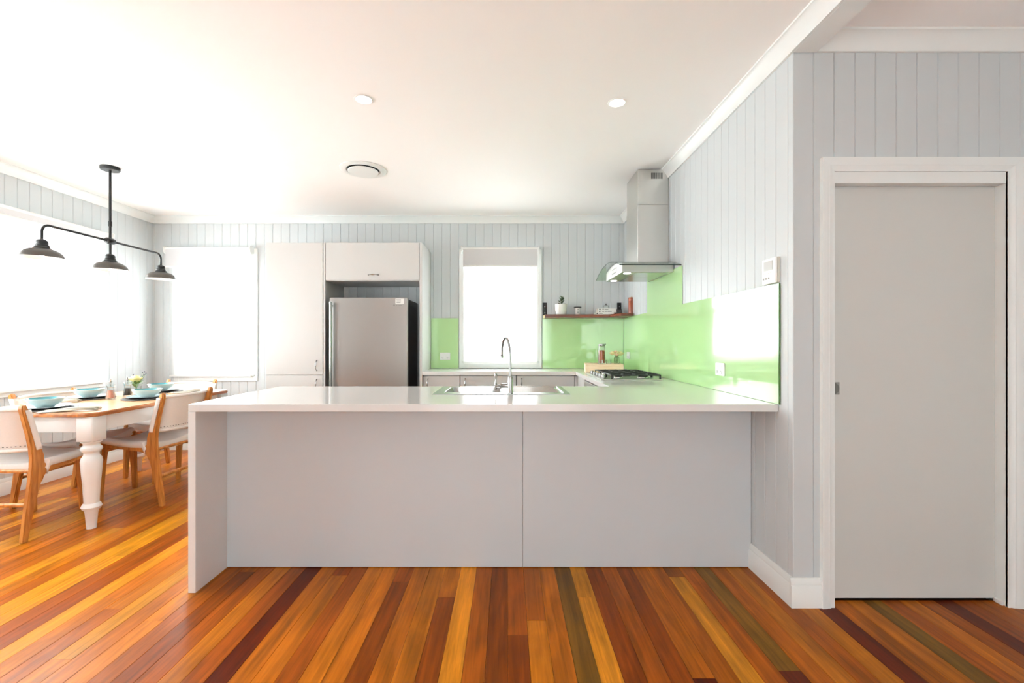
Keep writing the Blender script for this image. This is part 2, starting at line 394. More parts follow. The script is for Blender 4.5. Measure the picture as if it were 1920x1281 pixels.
# openings (clear hole inside the casings)
W1 = (-3.715, -2.885, .84, 2.215)     # back-left window, world x
W2 = (-.49, .325, .99, 2.205)         # window over the back counter
W3 = (1.0, 4.455, .84, 2.22)         # left wall window, world y
XB = XL-.14
lined_wall('wall_back', (XB, YB, 0), 0, XR-XB+.1, [(W1[0]-XB, W1[1]-XB, W1[2], W1[3]), (W2[0]-XB, W2[1]-XB, W2[2], W2[3])], first=.16-BW)
LY0 = -3.0
lined_wall('wall_left', (XL, LY0, 0), PI/2, YB-LY0, [(W3[0]-LY0, W3[1]-LY0, W3[2], W3[3])], first=.03)
lined_wall('wall_right', (XR, YB, 0), -PI/2, YB-YD, [], first=.045, thick=.1)
DX0, DX1, DZ1 = 1.500, 2.292, 1.995
lined_wall('wall_front', (XR, YD, 0), 0, XE-XR, [(DX0-XR-.03, DX1-XR+.03, -1, DZ1+.04)], first=.0, thick=.11)
# rear end of the living space behind the camera: plain wall, its unseen opening added for frontal fill
RO = (-1.35, 1.2, .05, 2.15)
mb = MB().cells([XL-.1, RO[0], RO[1], XE+.1], [0, RO[2], RO[3], CZ], lambda a, b: not (RO[0] < a < RO[1] and RO[2] < b < RO[3]), -3.12, -3.0)
mb.v = [(a, c, b) for a, b, c in mb.v]; struct(mb.build('wall_rear', M['ceiling'], None))
rc = MB().grid(lambda u, v: (RO[0]-.1+u*(RO[1]-RO[0]+.2), -2.95+.02*math.sin(u*60), .02+v*2.25), 120, 2).build('light_diffuser', sheer('diffuser_sheet', (.165, .17, .17), 0), None)  # added unseen sheet that dims and spreads the rear fill light
tag(rc, 'unseen light-diffusing sheet added across the fill opening behind the viewer', 'light_diffuser')
struct(MB().box(XE, XE+.1, -3.0, YD, 0, CZ).build('wall_hall', M['wall'], None))

# ------------------------------------------------------------------ cornices, beam, baseboards
def cove(d=.062, h=.078):
    return [(0, 0), (d, 0), (d, -.010), (d-.006, -.012), (d*.72, -h*.30), (d*.45, -h*.58), (.016, -h*.84), (.013, -h), (0, -h)]
def run(name, profile, p0, p1, inward, m, z):
    """profile (out from wall, dz) swept from p0 to p1 (xy), inward = unit xy pointing into the room"""
    n = len(profile); vs = []
    for p in (p0, p1):
        for a, dz in profile: vs.append((p[0]+inward[0]*a, p[1]+inward[1]*a, z+dz))
    fs = [tuple(range(n)), tuple(range(2*n-1, n-1, -1))]+[(i, i+n, (i+1) % n+n, (i+1) % n) for i in range(n)]
    return struct(MB().add(vs, fs).build(name, m, None))
beam = tobox('trim_1', M['trim'], XR, XR+.108, -3.0, YD-.0005, 2.562, CZ-.0005, .002); struct(beam)
run('trim_2', cove(), (XL, YB), (XR, YB), (0, -1), M['trim'], CZ)
run('trim_3', cove(), (XL, -3), (XL, YB), (1, 0), M['trim'], CZ)
run('trim_4', cove(), (XR, -3), (XR, YB), (-1, 0), M['trim'], CZ)
run('trim_5', cove(), (XR+.108, YD), (XE, YD), (0, -1), M['trim'], CZ)
skirt = [(0, 0), (.016, 0), (.016, .098), (.012, .104), (.013, .112), (.008, .124), (.005, .134), (0, .134)]
run('baseboard_back', skirt, (XL, YB), (-2.47, YB), (0, -1), M['trim'], 0)
run('baseboard_left', skirt, (XL, -3), (XL, YB), (1, 0), M['trim'], 0)
run('baseboard_right', skirt, (XR, 2.466), (XR, YD-.002), (-1, 0), M['trim'], 0)
run('baseboard_front', skirt, (XR-.0163, YD), (1.445, YD), (0, -1), M['trim'], 0)
# wall end closing board beside the green glass (the last lining board stands plain to the corner)

# ------------------------------------------------------------------ door (cavity slider)
D = struct_empty('door_1', ((DX0+DX1)/2, YD, 0))
box('door_panel', M['door'], DX0-.02, DX1+.012, YD+.045, YD+.083, .012, DZ1-.03, D, .002)
fp = MB().box(1.509, 1.567, YD+.0425, YD+.0452, .975, 1.034).build('flush_pull', mat('satin_nickel', (.36, .34, .31), .3, 1, noise=.03), D, .0008, world=True); fp['label'] = 'square satin metal flush pull'
cx, cz = 1.538, 1.0045
MB().lathe([(.026, -.0052), (.026, -.0022), (.0235, -.0022), (.0225, -.0032), (0, -.0036)], (cx, YD+.0452, cz), 28, 'y').build('finger_cup', mat('dark_nickel', (.22, .21, .19), .35, 1, noise=.03), fp, world=True)
AW = .062
def arch_prof(): return [(0, 0), (.0, .022), (.022, .020), (.030, .017), (.036, .018), (.047, .012), (AW, .012), (AW, 0)]
for nm, poly in (('architrave', 'L'), ('architrave', 'R'), ('architrave', 'T')):
    pr = arch_prof(); mb = MB(); n = len(pr); vs = []
    xo0, xo1, zt = DX0-AW+.005, DX1+AW+.012, DZ1+AW+.015
    for end in (0, 1):
        for a, t in pr:                    # a = distance in from the outer edge
            if poly == 'L': vs.append((xo0+a, YD-t, (0 if end == 0 else zt-a)))
            elif poly == 'R': vs.append((xo1-a, YD-t, (0 if end == 0 else zt-a)))
            else: vs.append(((xo0+a) if end == 0 else (xo1-a), YD-t, zt-a))
    fs = [tuple(range(n)), tuple(range(2*n-1, n-1, -1))]+[(i, i+n, (i+1) % n+n, (i+1) % n) for i in range(n)]
    mb.add(vs, fs).build(nm, M['trim'], D, world=True)
box('door_jamb', M['trim'], DX0-.02, DX0+.005, YD-.01, YD+.04, 0, DZ1+.02, D)
box('door_jamb', M['trim'], DX1+.012, DX1+.035, YD-.01, YD+.1, 0, DZ1+.02, D)
box('head_track', M['trim'], DX0+.006, DX1+.012, YD-.004, YD+.04, DZ1-.038, DZ1+.02, D)
box('floor_guide', M['plastic'], DX1+.0, DX1+.011, YD+.005, YD+.044, .0, .02, D)
box('door_leak_blocker', M['dark'], DX0-.06, DX1+.06, YD+.112, YD+.122, -.055, DZ1+.08, D, 0)  # unseen dark board added to block light leaking in under the door

# ------------------------------------------------------------------ windows and blinds
def window(name, loc, rz, w, z0, z1, casing, mull=1):
    """local x centred on the opening, y outward"""
    e = struct_empty(name, loc, rz)
    l, r, b, t = casing
    for (a0, a1, c0, c1) in ((-w/2-l, -w/2+.004, z0-b, z1+t), (w/2-.004, w/2+r, z0-b, z1+t), (-w/2, w/2, z1-.004, z1+t), (-w/2, w/2, z0-b, z0+.004)):
        MB().box(a0, a1, -.020, .0, c0, c1).build('casing', M['trim'], e, .004)
    MB().box(-w/2-l*.5, w/2+r*.5, -.034, .10, z0-.004, z0+.016).build('sill', M['trim'], e, .004)
    for (a0, a1, c0, c1) in ((-w/2, -w/2+.022, z0+.016, z1), (w/2-.022, w/2, z0+.016, z1), (-w/2, w/2, z1-.02, z1)):
        MB().box(a0, a1, .0, .13, c0, c1).build('frame', M['trim'], e, .001)
    zm = z0+(z1-z0)*.485; pw = w/mull
    for i in range(mull):
        x0 = -w/2+i*pw; x1 = x0+pw
        if i: MB().box(x0-.03, x0+.03, .02, .12, z0+.016, z1-.02).build('mullion', M['trim'], e, .003)
        for nm, yy, za, zb in (('lower_sash', .045, z0+.018, zm+.03), ('upper_sash', .085, zm-.03, z1-.022)):
            mb = MB(); xa, xb = x0+.022, x1-.022; bot = .07 if nm == 'lower_sash' else .055
            mb.box(xa, xa+.045, yy, yy+.032, za, zb).box(xb-.045, xb, yy, yy+.032, za, zb)
            mb.box(xa+.045, xb-.045, yy, yy+.032, za, za+bot).box(xa+.045, xb-.045, yy, yy+.032, zb-.055, zb)
            sh = mb.build(nm, M['trim'], e)
            MB().box(xa+.045, xb-.045, yy+.014, yy+.018, za+bot, zb-.055).build('pane', M['pane'], sh)
    return e
window('window_1', ((W1[0]+W1[1])/2, YB, 0), 0, W1[1]-W1[0], W1[2], W1[3], (.058, .058, .062, .062))
window('window_2', ((W2[0]+W2[1])/2, YB, 0), 0, W2[1]-W2[0], W2[2], W2[3], (.060, .060, .066, .062))
window('window_3', (XL, (W3[0]+W3[1])/2, 0), PI/2, W3[1]-W3[0], W3[2], W3[3], (.07, .07, .062, .062), 3)
def blind(label, loc, rz, w, zt, zblock, zb, chain=1):
    e = thing('roller_blind', label, 'blind', loc, rz)
    yb = -.062                                                           # roller stands off the casing
    MB().lathe([(0, -w/2), (.026, -w/2), (.026, w/2), (0, w/2)], (0, yb-.012, zt-.028), 18, 'x').build('roller_tube', M['plastic'], e)
    for sx in (-1, 1):
        MB().prism([(yb-.042, zt-.06), (yb-.045, zt-.008), (yb-.03, zt+.004), (-.021, zt+.004), (-.021, zt-.07), (yb-.01, zt-.085)], 'x', sx*(w/2+.003), sx*(w/2+.012)).build('bracket', M['plastic'], e)
    MB().box(-w/2+.012, w/2-.012, yb-.037, yb-.0355, zblock, zt-.03).build('blockout_fabric', M['blockout'], e)
    MB().box(-w/2+.012, w/2-.012, yb-.041, yb-.032, zblock-.012, zblock+.004).build('blockout_bar', M['plastic'], e, .002)
    MB().grid(lambda u, v: (-w/2+.012+u*(w-.024), yb+.022, zb+v*(zt-.03-zb)), 2, 2).build('sheer_fabric', M['sheer'], e)
    MB().box(-w/2+.012, w/2-.012, yb+.017, yb+.027, zb-.016, zb+.004).build('bottom_bar', M['plastic'], e, .002)
    x = chain*(w/2-.006)
    MB().tube([(x, yb-.046, zt-.05), (x, yb-.046, zb+.35)], .0018, 6).tube([(x+.006, yb-.03, zt-.05), (x+.006, yb-.03, zb+.35)], .0018, 6).build('chain', M['plastic'], e)
    return e
blind('white roller blind on the back wall window beside the tall white pantry', (-3.345, YB, 0), 0, .94, 2.285, 2.062, .845)
blind('white roller blind on the window above the back counter and sink tap', (-.083, YB, 0), 0, .85, 2.285, 2.068, .985)
blind('wide white roller blind over the large left wall window behind the table', (XL, 2.73, 0), PI/2, 3.58, 2.30, 2.215, .835)

# ------------------------------------------------------------------ worktop (U shape with waterfall end)
ZT = .92; ZU = .884
PX0, PY0, PY1 = -1.558, 2.216, 3.107
IX, IY = .69, 4.62
SX0, SX1, SY0, SY1 = -.42, .345, 2.635, 3.05            # sink cut-out
wt = thing('worktop', 'glossy white stone worktop with waterfall end running round the kitchen', 'worktop', (PX0+.02, PY0+.02, 0))
def keep(x, y):
    if SX0 < x < SX1 and SY0 < y < SY1: return False
    if y < PY1: return x < XR
    if y < IY: return x > IX
    return x > -.868
MB().cells([PX0, -.868, SX0, SX1, IX, XR-.001], [PY0, SY0, SY1, PY1, IY, YB-.002], keep, ZU, ZT).build('slab', M['stone'], wt, .0025, 2, world=True)
box('waterfall_panel', M['stone'], PX0, PX0+.037, PY0, PY1, 0, ZU-.0005, wt, .0015)

# peninsula carcass
pc = thing('peninsula_cabinet', 'long pale grey peninsula base with two flat back panels under the worktop', 'cabinet', (-.1, 2.47, 0))
box('back_panel', M['panel'], PX0+.038, .0795, 2.464, 2.482, .004, ZU-.002, pc, .001)
box('back_panel', M['panel'], .0815, XR-.002, 2.464, 2.482, .004, ZU-.002, pc, .001)
box('plinth', M['dark'], PX0+.06, .66, 2.99, 3.005, 0, .12, pc, 0)
for i, (a, b) in enumerate(((-1.5, -.98), (-.976, -.46), (-.456, .06), (.064, .62))):
    d_ = box('door', M['lam'], a, b, 3.06, 3.078, .125, ZU-.01, pc, .0015)
box('end_panel', M['lam'], PX0+.039, PX0+.055, 2.483, 3.058, .004, ZU-.002, pc, 0)

def bow_handle(parent, c, vertical=True, L=.10, out=(0, -1, 0), mt=None):
    o = Vector(out); a = Vector((0, 0, 1)) if vertical else Vector((1, 0, 0)); c = Vector(c)
    pts = []; rs = []
    for i in range(13):
        t = i/12; s_ = t-.5
        d = .004+.026*min(1, math.sin(PI*t)*1.7); pts.append(c+a*(s_*L)+o*d); rs.append(.0035+.0028*math.exp(-(s_/.16)**2)+.0018*(1 if i in (0, 12) else 0))
    mb = MB().tube(pts, rs, 8)
    for s_ in (-.5, .5):
        p = c+a*s_*L; mb.tube([p, p+o*.008], [.0075, .006], 10)
    return mb.build('handle', mt or M['chrome'], parent, world=True)

# back run: three door units
for i, (a, b, lb) in enumerate(((-.866, -.488, 'narrow white base cabinet next to the tall fridge surround'),
                                (-.484, .086, 'white base cabinet under the back window, middle of the three'),
                                (.092, .684, 'white base cabinet at the inner corner, right of the sink tap'))):
    e = thing('base_cabinet', lb, 'cabinet', ((a+b)/2, 4.9, 0), 0, 'white base cabinets on the back run')
    box('carcass', M['lam'], a+.001, b-.001, 4.662, YB-.02, .12, ZU-.003, e, 0)
    d_ = box('door', M['lam'], a+.002, b-.002, 4.642, 4.660, .125, .874, e, .0015)
    bow_handle(d_, (a+.05, 4.642, .795))
    box('plinth', M['dark'], a+.001, b-.001, 4.70, 4.715, 0, .12, e, 0)
# right run
e = thing('base_cabinet', 'white corner cabinet front under the gas cooktop run', 'cabinet', (1.0, 4.5, 0))
box('filler', M['lam'], .6865, .7105, 4.643, 4.66, .125, .874, e, 0)
box('carcass', M['lam'], .735, XR-.03, 4.196, YB-.02, .12, ZU-.003, e, 0)
box('door', M['lam'], .712, .730, 4.196, 4.638, .125, .874, e, .0015)
box('plinth', M['dark'], .77, .785, 4.196, 4.69, 0, .12, e, 0)
e = thing('base_cabinet', 'white base cabinet between peninsula and oven', 'cabinet', (1.0, 3.3, 0))
box('carcass', M['lam'], .735, XR-.03, 3.12, 3.574, .12, ZU-.003, e, 0)
box('door', M['lam'], .712, .730, 3.12, 3.574, .125, .874, e, .0015)
box('plinth', M['dark'], .77, .785, 3.12, 3.574, 0, .12, e, 0)
ov = thing('oven', 'stainless steel built-in oven under the gas cooktop', 'oven', (1.0, 3.885, 0))
box('body', M['dark'], .735, XR-.04, 3.58, 4.19, .13, ZU-.003, ov, 0)
box('control_panel', M['steel'], .704, .733, 3.58, 4.19, .755, .868, ov, .002)
box('oven_door', M['dark'], .704, .733, 3.58, 4.19, .15, .75, ov, .003)
MB().tube([(.67, 3.63, .715), (.67, 4.14, .715)], .009, 10).tube([(.67, 3.66, .715), (.705, 3.66, .715)], .006, 8).tube([(.67, 4.11, .715), (.705, 4.11, .715)], .006, 8).build('handle', M['steel'], ov, world=True)
for k in range(4):
    MB().lathe([(0, -.022), (.017, -.022), (.019, 0), (0, 0)], (.704, 3.7+k*.12, .81), 16, 'x').build('knob', M['chrome'], ov, world=True)
box('plinth', M['dark'], .77, .785, 3.58, 4.19, 0, .128, ov, 0)

# ------------------------------------------------------------------ tall pantry, fridge surround, fridge
TZ = 2.231; CF = 4.622
pt = thing('pantry_cabinet', 'tall white two-door pantry left of the fridge', 'cabinet', (-2.16, 4.9, 0))
box('carcass', M['lam'], -2.455, -1.874, CF+.02, YB-.003, .1, TZ-.002, pt, 0)
up = box('door', M['lam'], -2.455, -1.880, CF, CF+.0185, .889, TZ, pt, .0015)
lo = box('door', M['lam'], -2.455, -1.880, CF, CF+.0185, .105, .881, pt, .0015)
bow_handle(up, (-1.94, CF, .982)); bow_handle(lo, (-1.94, CF, .79))
box('plinth', M['dark'], -2.45, -1.88, CF+.06, CF+.075, 0, .1, pt, 0)
fs_ = thing('fridge_surround', 'white fridge housing with overhead cupboard right of the pantry', 'cabinet', (-1.37, 4.9, 0))
box('side_panel', M['lam'], -1.8725, -1.854, CF, YB-.003, 0, TZ, fs_, .001)
box('side_panel', M['lam'], -.896, -.8695, CF, YB-.003, 0, TZ, fs_, .001)
mb = MB().box(-1.852, -.898, CF+.021, YB-.003, 1.842, 1.860).box(-1.852, -.898, CF+.021, YB-.003, TZ-.02, TZ-.002).box(-1.852, -.898, YB-.02, YB-.003, 1.861, TZ-.021)
mb.build('cupboard_box', M['lam'], fs_, 0, world=True)
od = box('door', M['lam'], -1.850, -.899, CF, CF+.0185, 1.848, TZ, fs_, .0015)
bow_handle(od, (-1.365, CF, 1.903), False)
FY = 4.57; FZ = 1.667
fr = thing('fridge', 'stainless steel fridge with long vertical bar handle in white housing', 'fridge', (-1.4, 4.85, 0))
box('body', mat('dark_fridge_side', (.03, .03, .03), .45, noise=.1), -1.786, -1.010, FY+.066, 5.09, .02, FZ-.012, fr, .004)
dr = box('upper_door', M['steel_v'], -1.790, -1.006, FY, FY+.058, .62, FZ, fr, .006, seg=3)
box('lower_door', M['steel_v'], -1.790, -1.006, FY, FY+.058, .05, .61, fr, .006, seg=3)
box('base', M['dark'], -1.77, -1.03, FY+.05, FY+.1, 0, .05, fr, 0)
mb = MB().tube([(-1.762, FY-.045, 1.62), (-1.762, FY-.045, .72)], .014, 14)
for z in (1.585, .755): mb.tube([(-1.762, FY-.045, z), (-1.762, FY, z)], .009, 10)
mb.build('handle', M['chrome'], dr, world=True)
st = MB().box(-1.128, -1.043, FY-.0012, FY-.0002, 1.604, 1.656).build('energy_sticker', M['paper'], dr, 0, world=True)
mb = MB()
for (a, b, z, h) in ((-1.119, -1.072, 1.645, .007), (-1.117, -1.071, 1.632, .004), (-1.117, -1.053, 1.622, .003), (-1.117, -1.076, 1.616, .005)): mb.box(a, b, FY-.0022, FY-.0013, z-h/2, z+h/2)
mb.build('print', M['greyink'], dr, world=True)
mb = MB().lathe([(0, -.0018), (.010, -.0018), (.010, 0), (0, 0)], (-1.141, FY, 1.590), 20, 'y')
for (a, b) in ((-1.121, -1.108), (-1.097, -1.064)): mb.box(a, b, FY-.0018, FY-.0002, 1.586, 1.592)
mb.build('badge', M['greyink'], dr, world=True)

# ------------------------------------------------------------------ green glass splashbacks
gz = 1.489
tobox('splashback', M['green'], -.867, -.556, YB-.008, YB-.002, ZT+.001, gz, .0008); tag(bpy.data.objects['splashback'], 'narrow green glass splashback between fridge surround and back window', 'splashback')
o = tobox('splashback', M['green'], .392, XR-.010, YB-.008, YB-.002, ZT+.001, gz, .0008); tag(o, 'green glass splashback on the back wall under the timber shelf', 'splashback')
poly = [(2.204, ZT+.001), (YB-.010, ZT+.001), (YB-.010, 1.497), (4.285, 1.497), (4.285, 1.80), (3.43, 1.80), (3.43, 1.508), (2.204, 1.508)]
o = MB().prism(poly, 'x', XR-.008, XR-.002).build('splashback', M['green'], None, .0008, origin=(XR-.004, 3.6, ZT+.001)); tag(o, 'large glossy green glass splashback along the right wall behind the cooktop', 'splashback')
o = MB().box(XR-.009, XR-.0015, 2.199, 2.2035, ZT+.001, 1.508).build('edge_strip', mat('green_glass_edge', (.05, .13, .02), .15, noise=.05), o, 0, world=True); o['label'] = 'dark green glass edge'

# ------------------------------------------------------------------ sink
sk = thing('sink', 'stainless steel sink with left bowl and right drainer set in the peninsula', 'sink', (-.04, 2.84, ZT))
RX0, RX1, RY0, RY1 = -.436, .36, 2.612, 3.068
bx = (-.375, -.03, 2.70, 3.012)
mb = MB().cells([RX0, bx[0], bx[1], SX1-.002, RX1], [RY0, bx[2], bx[3], RY1], lambda x, y: not (bx[0] < x < bx[1] and bx[2] < y < bx[3]), ZT+.0005, ZT+.004)
mb.build('rim', M['sinksteel'], sk, .0012, world=True)
def bowlpt(u, v):     # open basin, u around, v down
    x0, x1, y0, y1 = bx; cxx, cyy = (x0+x1)/2, (y0+y1)/2; hx, hy = (x1-x0)/2, (y1-y0)/2
    a = 2*PI*u; n = 7
    c, s_ = math.cos(a), math.sin(a); k = (abs(c)**n+abs(s_)**n)**(-1/n)
    sh = 1-.10*v if v < .9 else (1-.09)*(1-(v-.9)/.1*.96)
    z = ZT+.003-.15*min(v/.9, 1)
    return (cxx+hx*c*k*sh, cyy+hy*s_*k*sh, z)
MB().grid(bowlpt, 48, 14).build('basin', M['sinksteel'], sk, world=True)
mb = MB()
for i in range(9):
    y = 2.72+i*.032; mb.tube([(.03, y, ZT+.0045), (.30, y, ZT+.0045)], [.003, .003], 6)
mb.build('drainer_ridges', M['sinksteel'], sk, world=True)
mb = MB().tube([(.325, 2.69, ZT+.005), (.325, 3.03, ZT+.005)], .006, 6).tube([(.325, 3.03, ZT+.005), (-.01, 3.03, ZT+.005)], .005, 6)
mb.build('drainer_lip', M['sinksteel'], sk, world=True)
MB().lathe([(0, .003), (.03, .003), (.035, 0), (0, 0)], (-.2, 2.86, ZT-.146), 20).build('drain', M['chrome'], sk, world=True)

# ------------------------------------------------------------------ kitchen tap
tp = thing('kitchen_tap', 'chrome gooseneck mixer tap with side lever behind the sink bowl', 'tap', (.014, 2.645, ZT+.0045))
MB().lathe([(0, 0), (.019, 0), (.019, .006), (.0165, .012), (.0165, .075), (.0145, .088), (.015, .092), (.015, .097), (.010, .101), (0, .101)], (0, 0, 0), 24).build('body', M['chrome'], tp)
pts = [(0, 0, .09), (-.001, 0, .16), (-.003, 0, .235)]
for i in range(1, 13):
    a = PI*i/12*1.02; pts.append((-.003-.023*(1-math.cos(a)), .10*(1-math.cos(a)), .235+.088*math.sin(a)))
pts.append((-.051, .203, .215))
sp = MB().tube(pts, .0082, 14).build('spout', M['chrome'], tp)
MB().lathe([(0, 0), (.011, 0), (.0115, .016), (.009, .02), (0, .02)], (-.051, .203, .199), 16).build('aerator', M['chrome'], sp)
MB().lathe([(0, -.058), (.013, -.058), (.0155, -.053), (.0125, -.046), (.0125, -.012), (0, -.01)], (0, 0, .045), 20, 'x').build('cartridge', M['chrome'], tp)
lv = MB().tube([(-.055, 0, .045), (-.082, 0, .044)], [.008, .006], 10)
lv.lathe([(0, -.024), (.006, -.022), (.009, -.016), (.005, -.008), (.009, -.001), (.010, .006), (.006, .016), (.0038, .03), (.005, .045), (.008, .056), (.0085, .066), (.0055, .074), (0, .077)], (-.084, 0, .044), 14)
lv.build('lever', M['chrome'], tp)

# ------------------------------------------------------------------ gas cooktop
ck = thing('cooktop', 'stainless gas cooktop with black cast iron grates on the right worktop', 'cooktop', (.98, 3.935, ZT))
HX0, HX1, HY0, HY1 = .733, 1.225, 3.585, 4.285
MB().box(HX0, HX1, HY0, HY1, ZT+.0005, ZT+.007).build('base_plate', M['steel'], ck, .002, world=True)
for i in range(5):
    y = HY0+.11+i*.12
    MB().lathe([(0, 0), (.021, 0), (.021, .006), (.017, .008), (.0165, .028), (.014, .031), (0, .031)], (HX0+.042, y, ZT+.007), 18).build('knob', M['chrome'], ck, world=True)
for (x, y, r) in ((.90, 3.70, .036), (1.10, 3.70, .048), (1.0, 3.935, .06), (.90, 4.17, .036), (1.10, 4.17, .048)):
    b = MB().lathe([(0, 0), (r, 0), (r*1.03, .006), (r*.9, .013), (0, .013)], (x, y, ZT+.007), 20).build('burner', M['sinksteel'], ck, world=True)
    MB().lathe([(0, 0), (r*.78, 0), (r*.8, .006), (r*.7, .009), (0, .01)], (x, y, ZT+.0205), 20).build('burner_cap', M['iron'], b, world=True)
for i in range(3):
    y0 = HY0+.012+i*.2275; y1 = y0+.222; x0, x1 = HX0+.085, HX1-.012; zt = ZT+.044; t = .006
    mb = MB()
    for (a, b, c, d) in ((x0, x1, y0, y0+2*t), (x0, x1, y1-2*t, y1), (x0, x0+2*t, y0, y1), (x1-2*t, x1, y0, y1)): mb.box(a, b, c, d, zt-.010, zt)
    ym = (y0+y1)/2; xm = (x0+x1)/2
    mb.box(x0, x1, ym-t*.8, ym+t*.8, zt-.010, zt+.002).box(xm-t*.8, xm+t*.8, y0, y1, zt-.010, zt+.002)
    for xx in ((x0+xm)/2, (x1+xm)/2): mb.box(xx-t*.8, xx+t*.8, y0, y0+.075, zt-.010, zt+.002).box(xx-t*.8, xx+t*.8, y1-.075, y1, zt-.010, zt+.002)
    for xx in (x0, x1-2*t):
        for yy in (y0, y1-2*t): mb.box(xx, xx+2*t, yy, yy+2*t, ZT+.0075, zt-.010)
    mb.build('grate', M['iron'], ck, .0012, world=True)

# ------------------------------------------------------------------ range hood
hd = thing('range_hood', 'stainless chimney range hood with arched glass canopy on the right wall', 'range hood', (XR, 3.89, 1.77))
HC = 3.89
def hz(y): return 1.803+.08*(1-((y-HC)/.455)**2)
CX0, CX1, CY0, CY1 = 1.061, XR-.002, 3.717, 4.063
box('lower_chimney', M['steel'], CX0, CX1, CY0, CY1, 1.868, 2.345, hd, .002)
uc = box('upper_chimney', M['steel'], CX0+.003, CX1, CY0+.003, CY1-.003, 2.346, CZ-.004, hd, .002)
mb = MB()
for i in range(11): mb.box(1.173+i*.0088, 1.1775+i*.0088, CY0+.0005, CY0+.0028, 2.556, 2.606)
mb.build('vent_slots', M['dark'], uc, world=True)
# glass: arched across its width, straight front-to-back
GX0 = .845; NG = 28
def glass_sheet():
    mb = MB()
    top = []; 
    for side in (0, 1):
        for j in range(NG+1):
            y = 3.435+j*(.91)/NG
            for x in (GX0, XR-.009): top.append((x, y, hz(y)+side*.006))
    n = 2*(NG+1); f = []
    for j in range(NG):
        a = 2*j; f.append((a, a+1, a+3, a+2)); f.append((n+a, n+a+2, n+a+3, n+a+1))
        f.append((a, a+2, n+a+2, n+a)); f.append((a+1, n+a+1, n+a+3, a+3))
    f.append((0, n, n+1, 1)); f.append((2*NG, 2*NG+1, n+2*NG+1, n+2*NG))
    return mb.add(top, f)
gl = glass_sheet().build('glass_canopy', M['hoodglass'], hd, world=True)
mb = MB().box(GX0-.001, XR-.009, 3.4335, 3.4352, hz(3.435)-.0005, hz(3.435)+.0065)
pts = [(GX0-.001, 3.435+j*.91/NG, hz(3.435+j*.91/NG)+.003) for j in range(NG+1)]
mb.tube(pts, .0013, 6); mb.build('glass_edge', M['gedge'], gl, world=True)
# steel body below the glass, following the arch
BY0, BY1, BX0 = 3.60, 4.18, .905
n = 14; poly = [(BY0, 1.775), (BY1, 1.775)]+[(BY1-(BY1-BY0)*k/n, hz(BY1-(BY1-BY0)*k/n)-.003) for k in range(n+1)]
hb = MB().prism(poly, 'x', BX0, XR-.009).build('hood_body', M['steel'], hd, .0015, world=True)
box('filter', M['sinksteel'], BX0+.11, XR-.04, BY0+.02, (BY0+BY1)/2-.004, 1.7715, 1.7745, hd, .001)
box('filter', M['sinksteel'], BX0+.11, XR-.04, (BY0+BY1)/2+.004, BY1-.02, 1.7715, 1.7745, hd, .001)
for y in (BY0+.06, BY1-.06): MB().lathe([(0, 0), (.026, 0), (.03, .003), (0, .003)], (BX0+.055, y, 1.7715), 20).build('hood_light', M['hoodled'], hd, world=True)
cp = MB().box(BX0-.003, BX0+.001, HC-.11, HC+.05, 1.80, 1.845).build('control_panel', M['greyink'], hd, .001, world=True)
for k in range(3): MB().box(BX0-.005, BX0-.003, HC-.10+k*.05, HC-.065+k*.05, 1.81, 1.835).build('button', M['steel'], cp, .001, world=True)

# ------------------------------------------------------------------ corner shelf with brackets
SZ = 1.521
sh = thing('corner_shelf', 'dark red timber L-shaped shelf on black brackets in the back corner', 'shelf', (.85, 5.05, SZ-.035))
box('shelf_board', M['shelf'], .405, XR-.012, 4.945, YB-.01, SZ-.034, SZ, sh, .004, seg=2)
MB().prism([(1.10, 4.944), (1.175, 4.725), (XR-.012, 4.725), (XR-.012, 4.944)], 'z', SZ-.029, SZ).build('return_board', M['shelf'], sh, .003, world=True)
for x in (.392, 1.235):
    b = MB().box(x+.004, x+.05, YB-.0085, YB-.0005, SZ+.001, SZ+.145).build('bracket', M['black'], sh, .001, world=True)
    for z in (SZ+.10, SZ+.03): MB().lathe([(0, -.003), (.005, -.003), (.005, 0), (0, 0)], (x+.027, YB-.0085, z), 10, 'y').build('screw', M['chrome'], b, world=True)
box('end_stop', M['brass'], .392, .404, 4.95, 4.99, SZ-.04, SZ-.008, sh, .002)

# things on the shelf
def shelf_at(px, y): return (px-952)*y/853
y = 5.04; x = shelf_at(1052, y)
pp = thing('potted_succulent', 'small succulent in a white ribbed ceramic pot at the shelf left end', 'plant', (x, y, SZ))
MB().lathe([(0, .0), (.044, 0), (.052, .004), (.063, .05), (.066, .118), (.058, .118), (.056, .09), (0, .088)], (0, 0, 0), 72, mod=lambda a: 1+.022*math.cos(18*a)).build('pot', M['pot'], pp)
MB().lathe([(0, .1), (.057, .098), (.05, .09), (0, .09)], (0, 0, 0), 20).build('soil', M['soil'], pp)
def leaf_mesh(mb, base, d, L, wd, th=.004, up=(0, 0, 1), curl=.0):
    d = Vector(d).normalized(); u = Vector(up); s_ = d.cross(u)
    if s_.length < .01: s_ = d.orthogonal()
    s_.normalize(); nrm = s_.cross(d).normalized(); b = Vector(base); vs = []
    for i in range(6):
        t = i/5; w = wd*math.sin(PI*(.1+.9*t)**.8)*.98+.0006; c = b+d*(L*t)-nrm*curl*t*t
        vs += [c-s_*w/2, c+nrm*th*math.sin(PI*t*.9+.2), c+s_*w/2, c-nrm*th*math.sin(PI*t*.9+.2)]
    fs = [(i*4+k, i*4+(k+1) % 4, i*4+4+(k+1) % 4, i*4+4+k) for i in range(5) for k in range(4)]+[(3, 2, 1, 0), (20, 21, 22, 23)]
    mb.add(vs, fs)
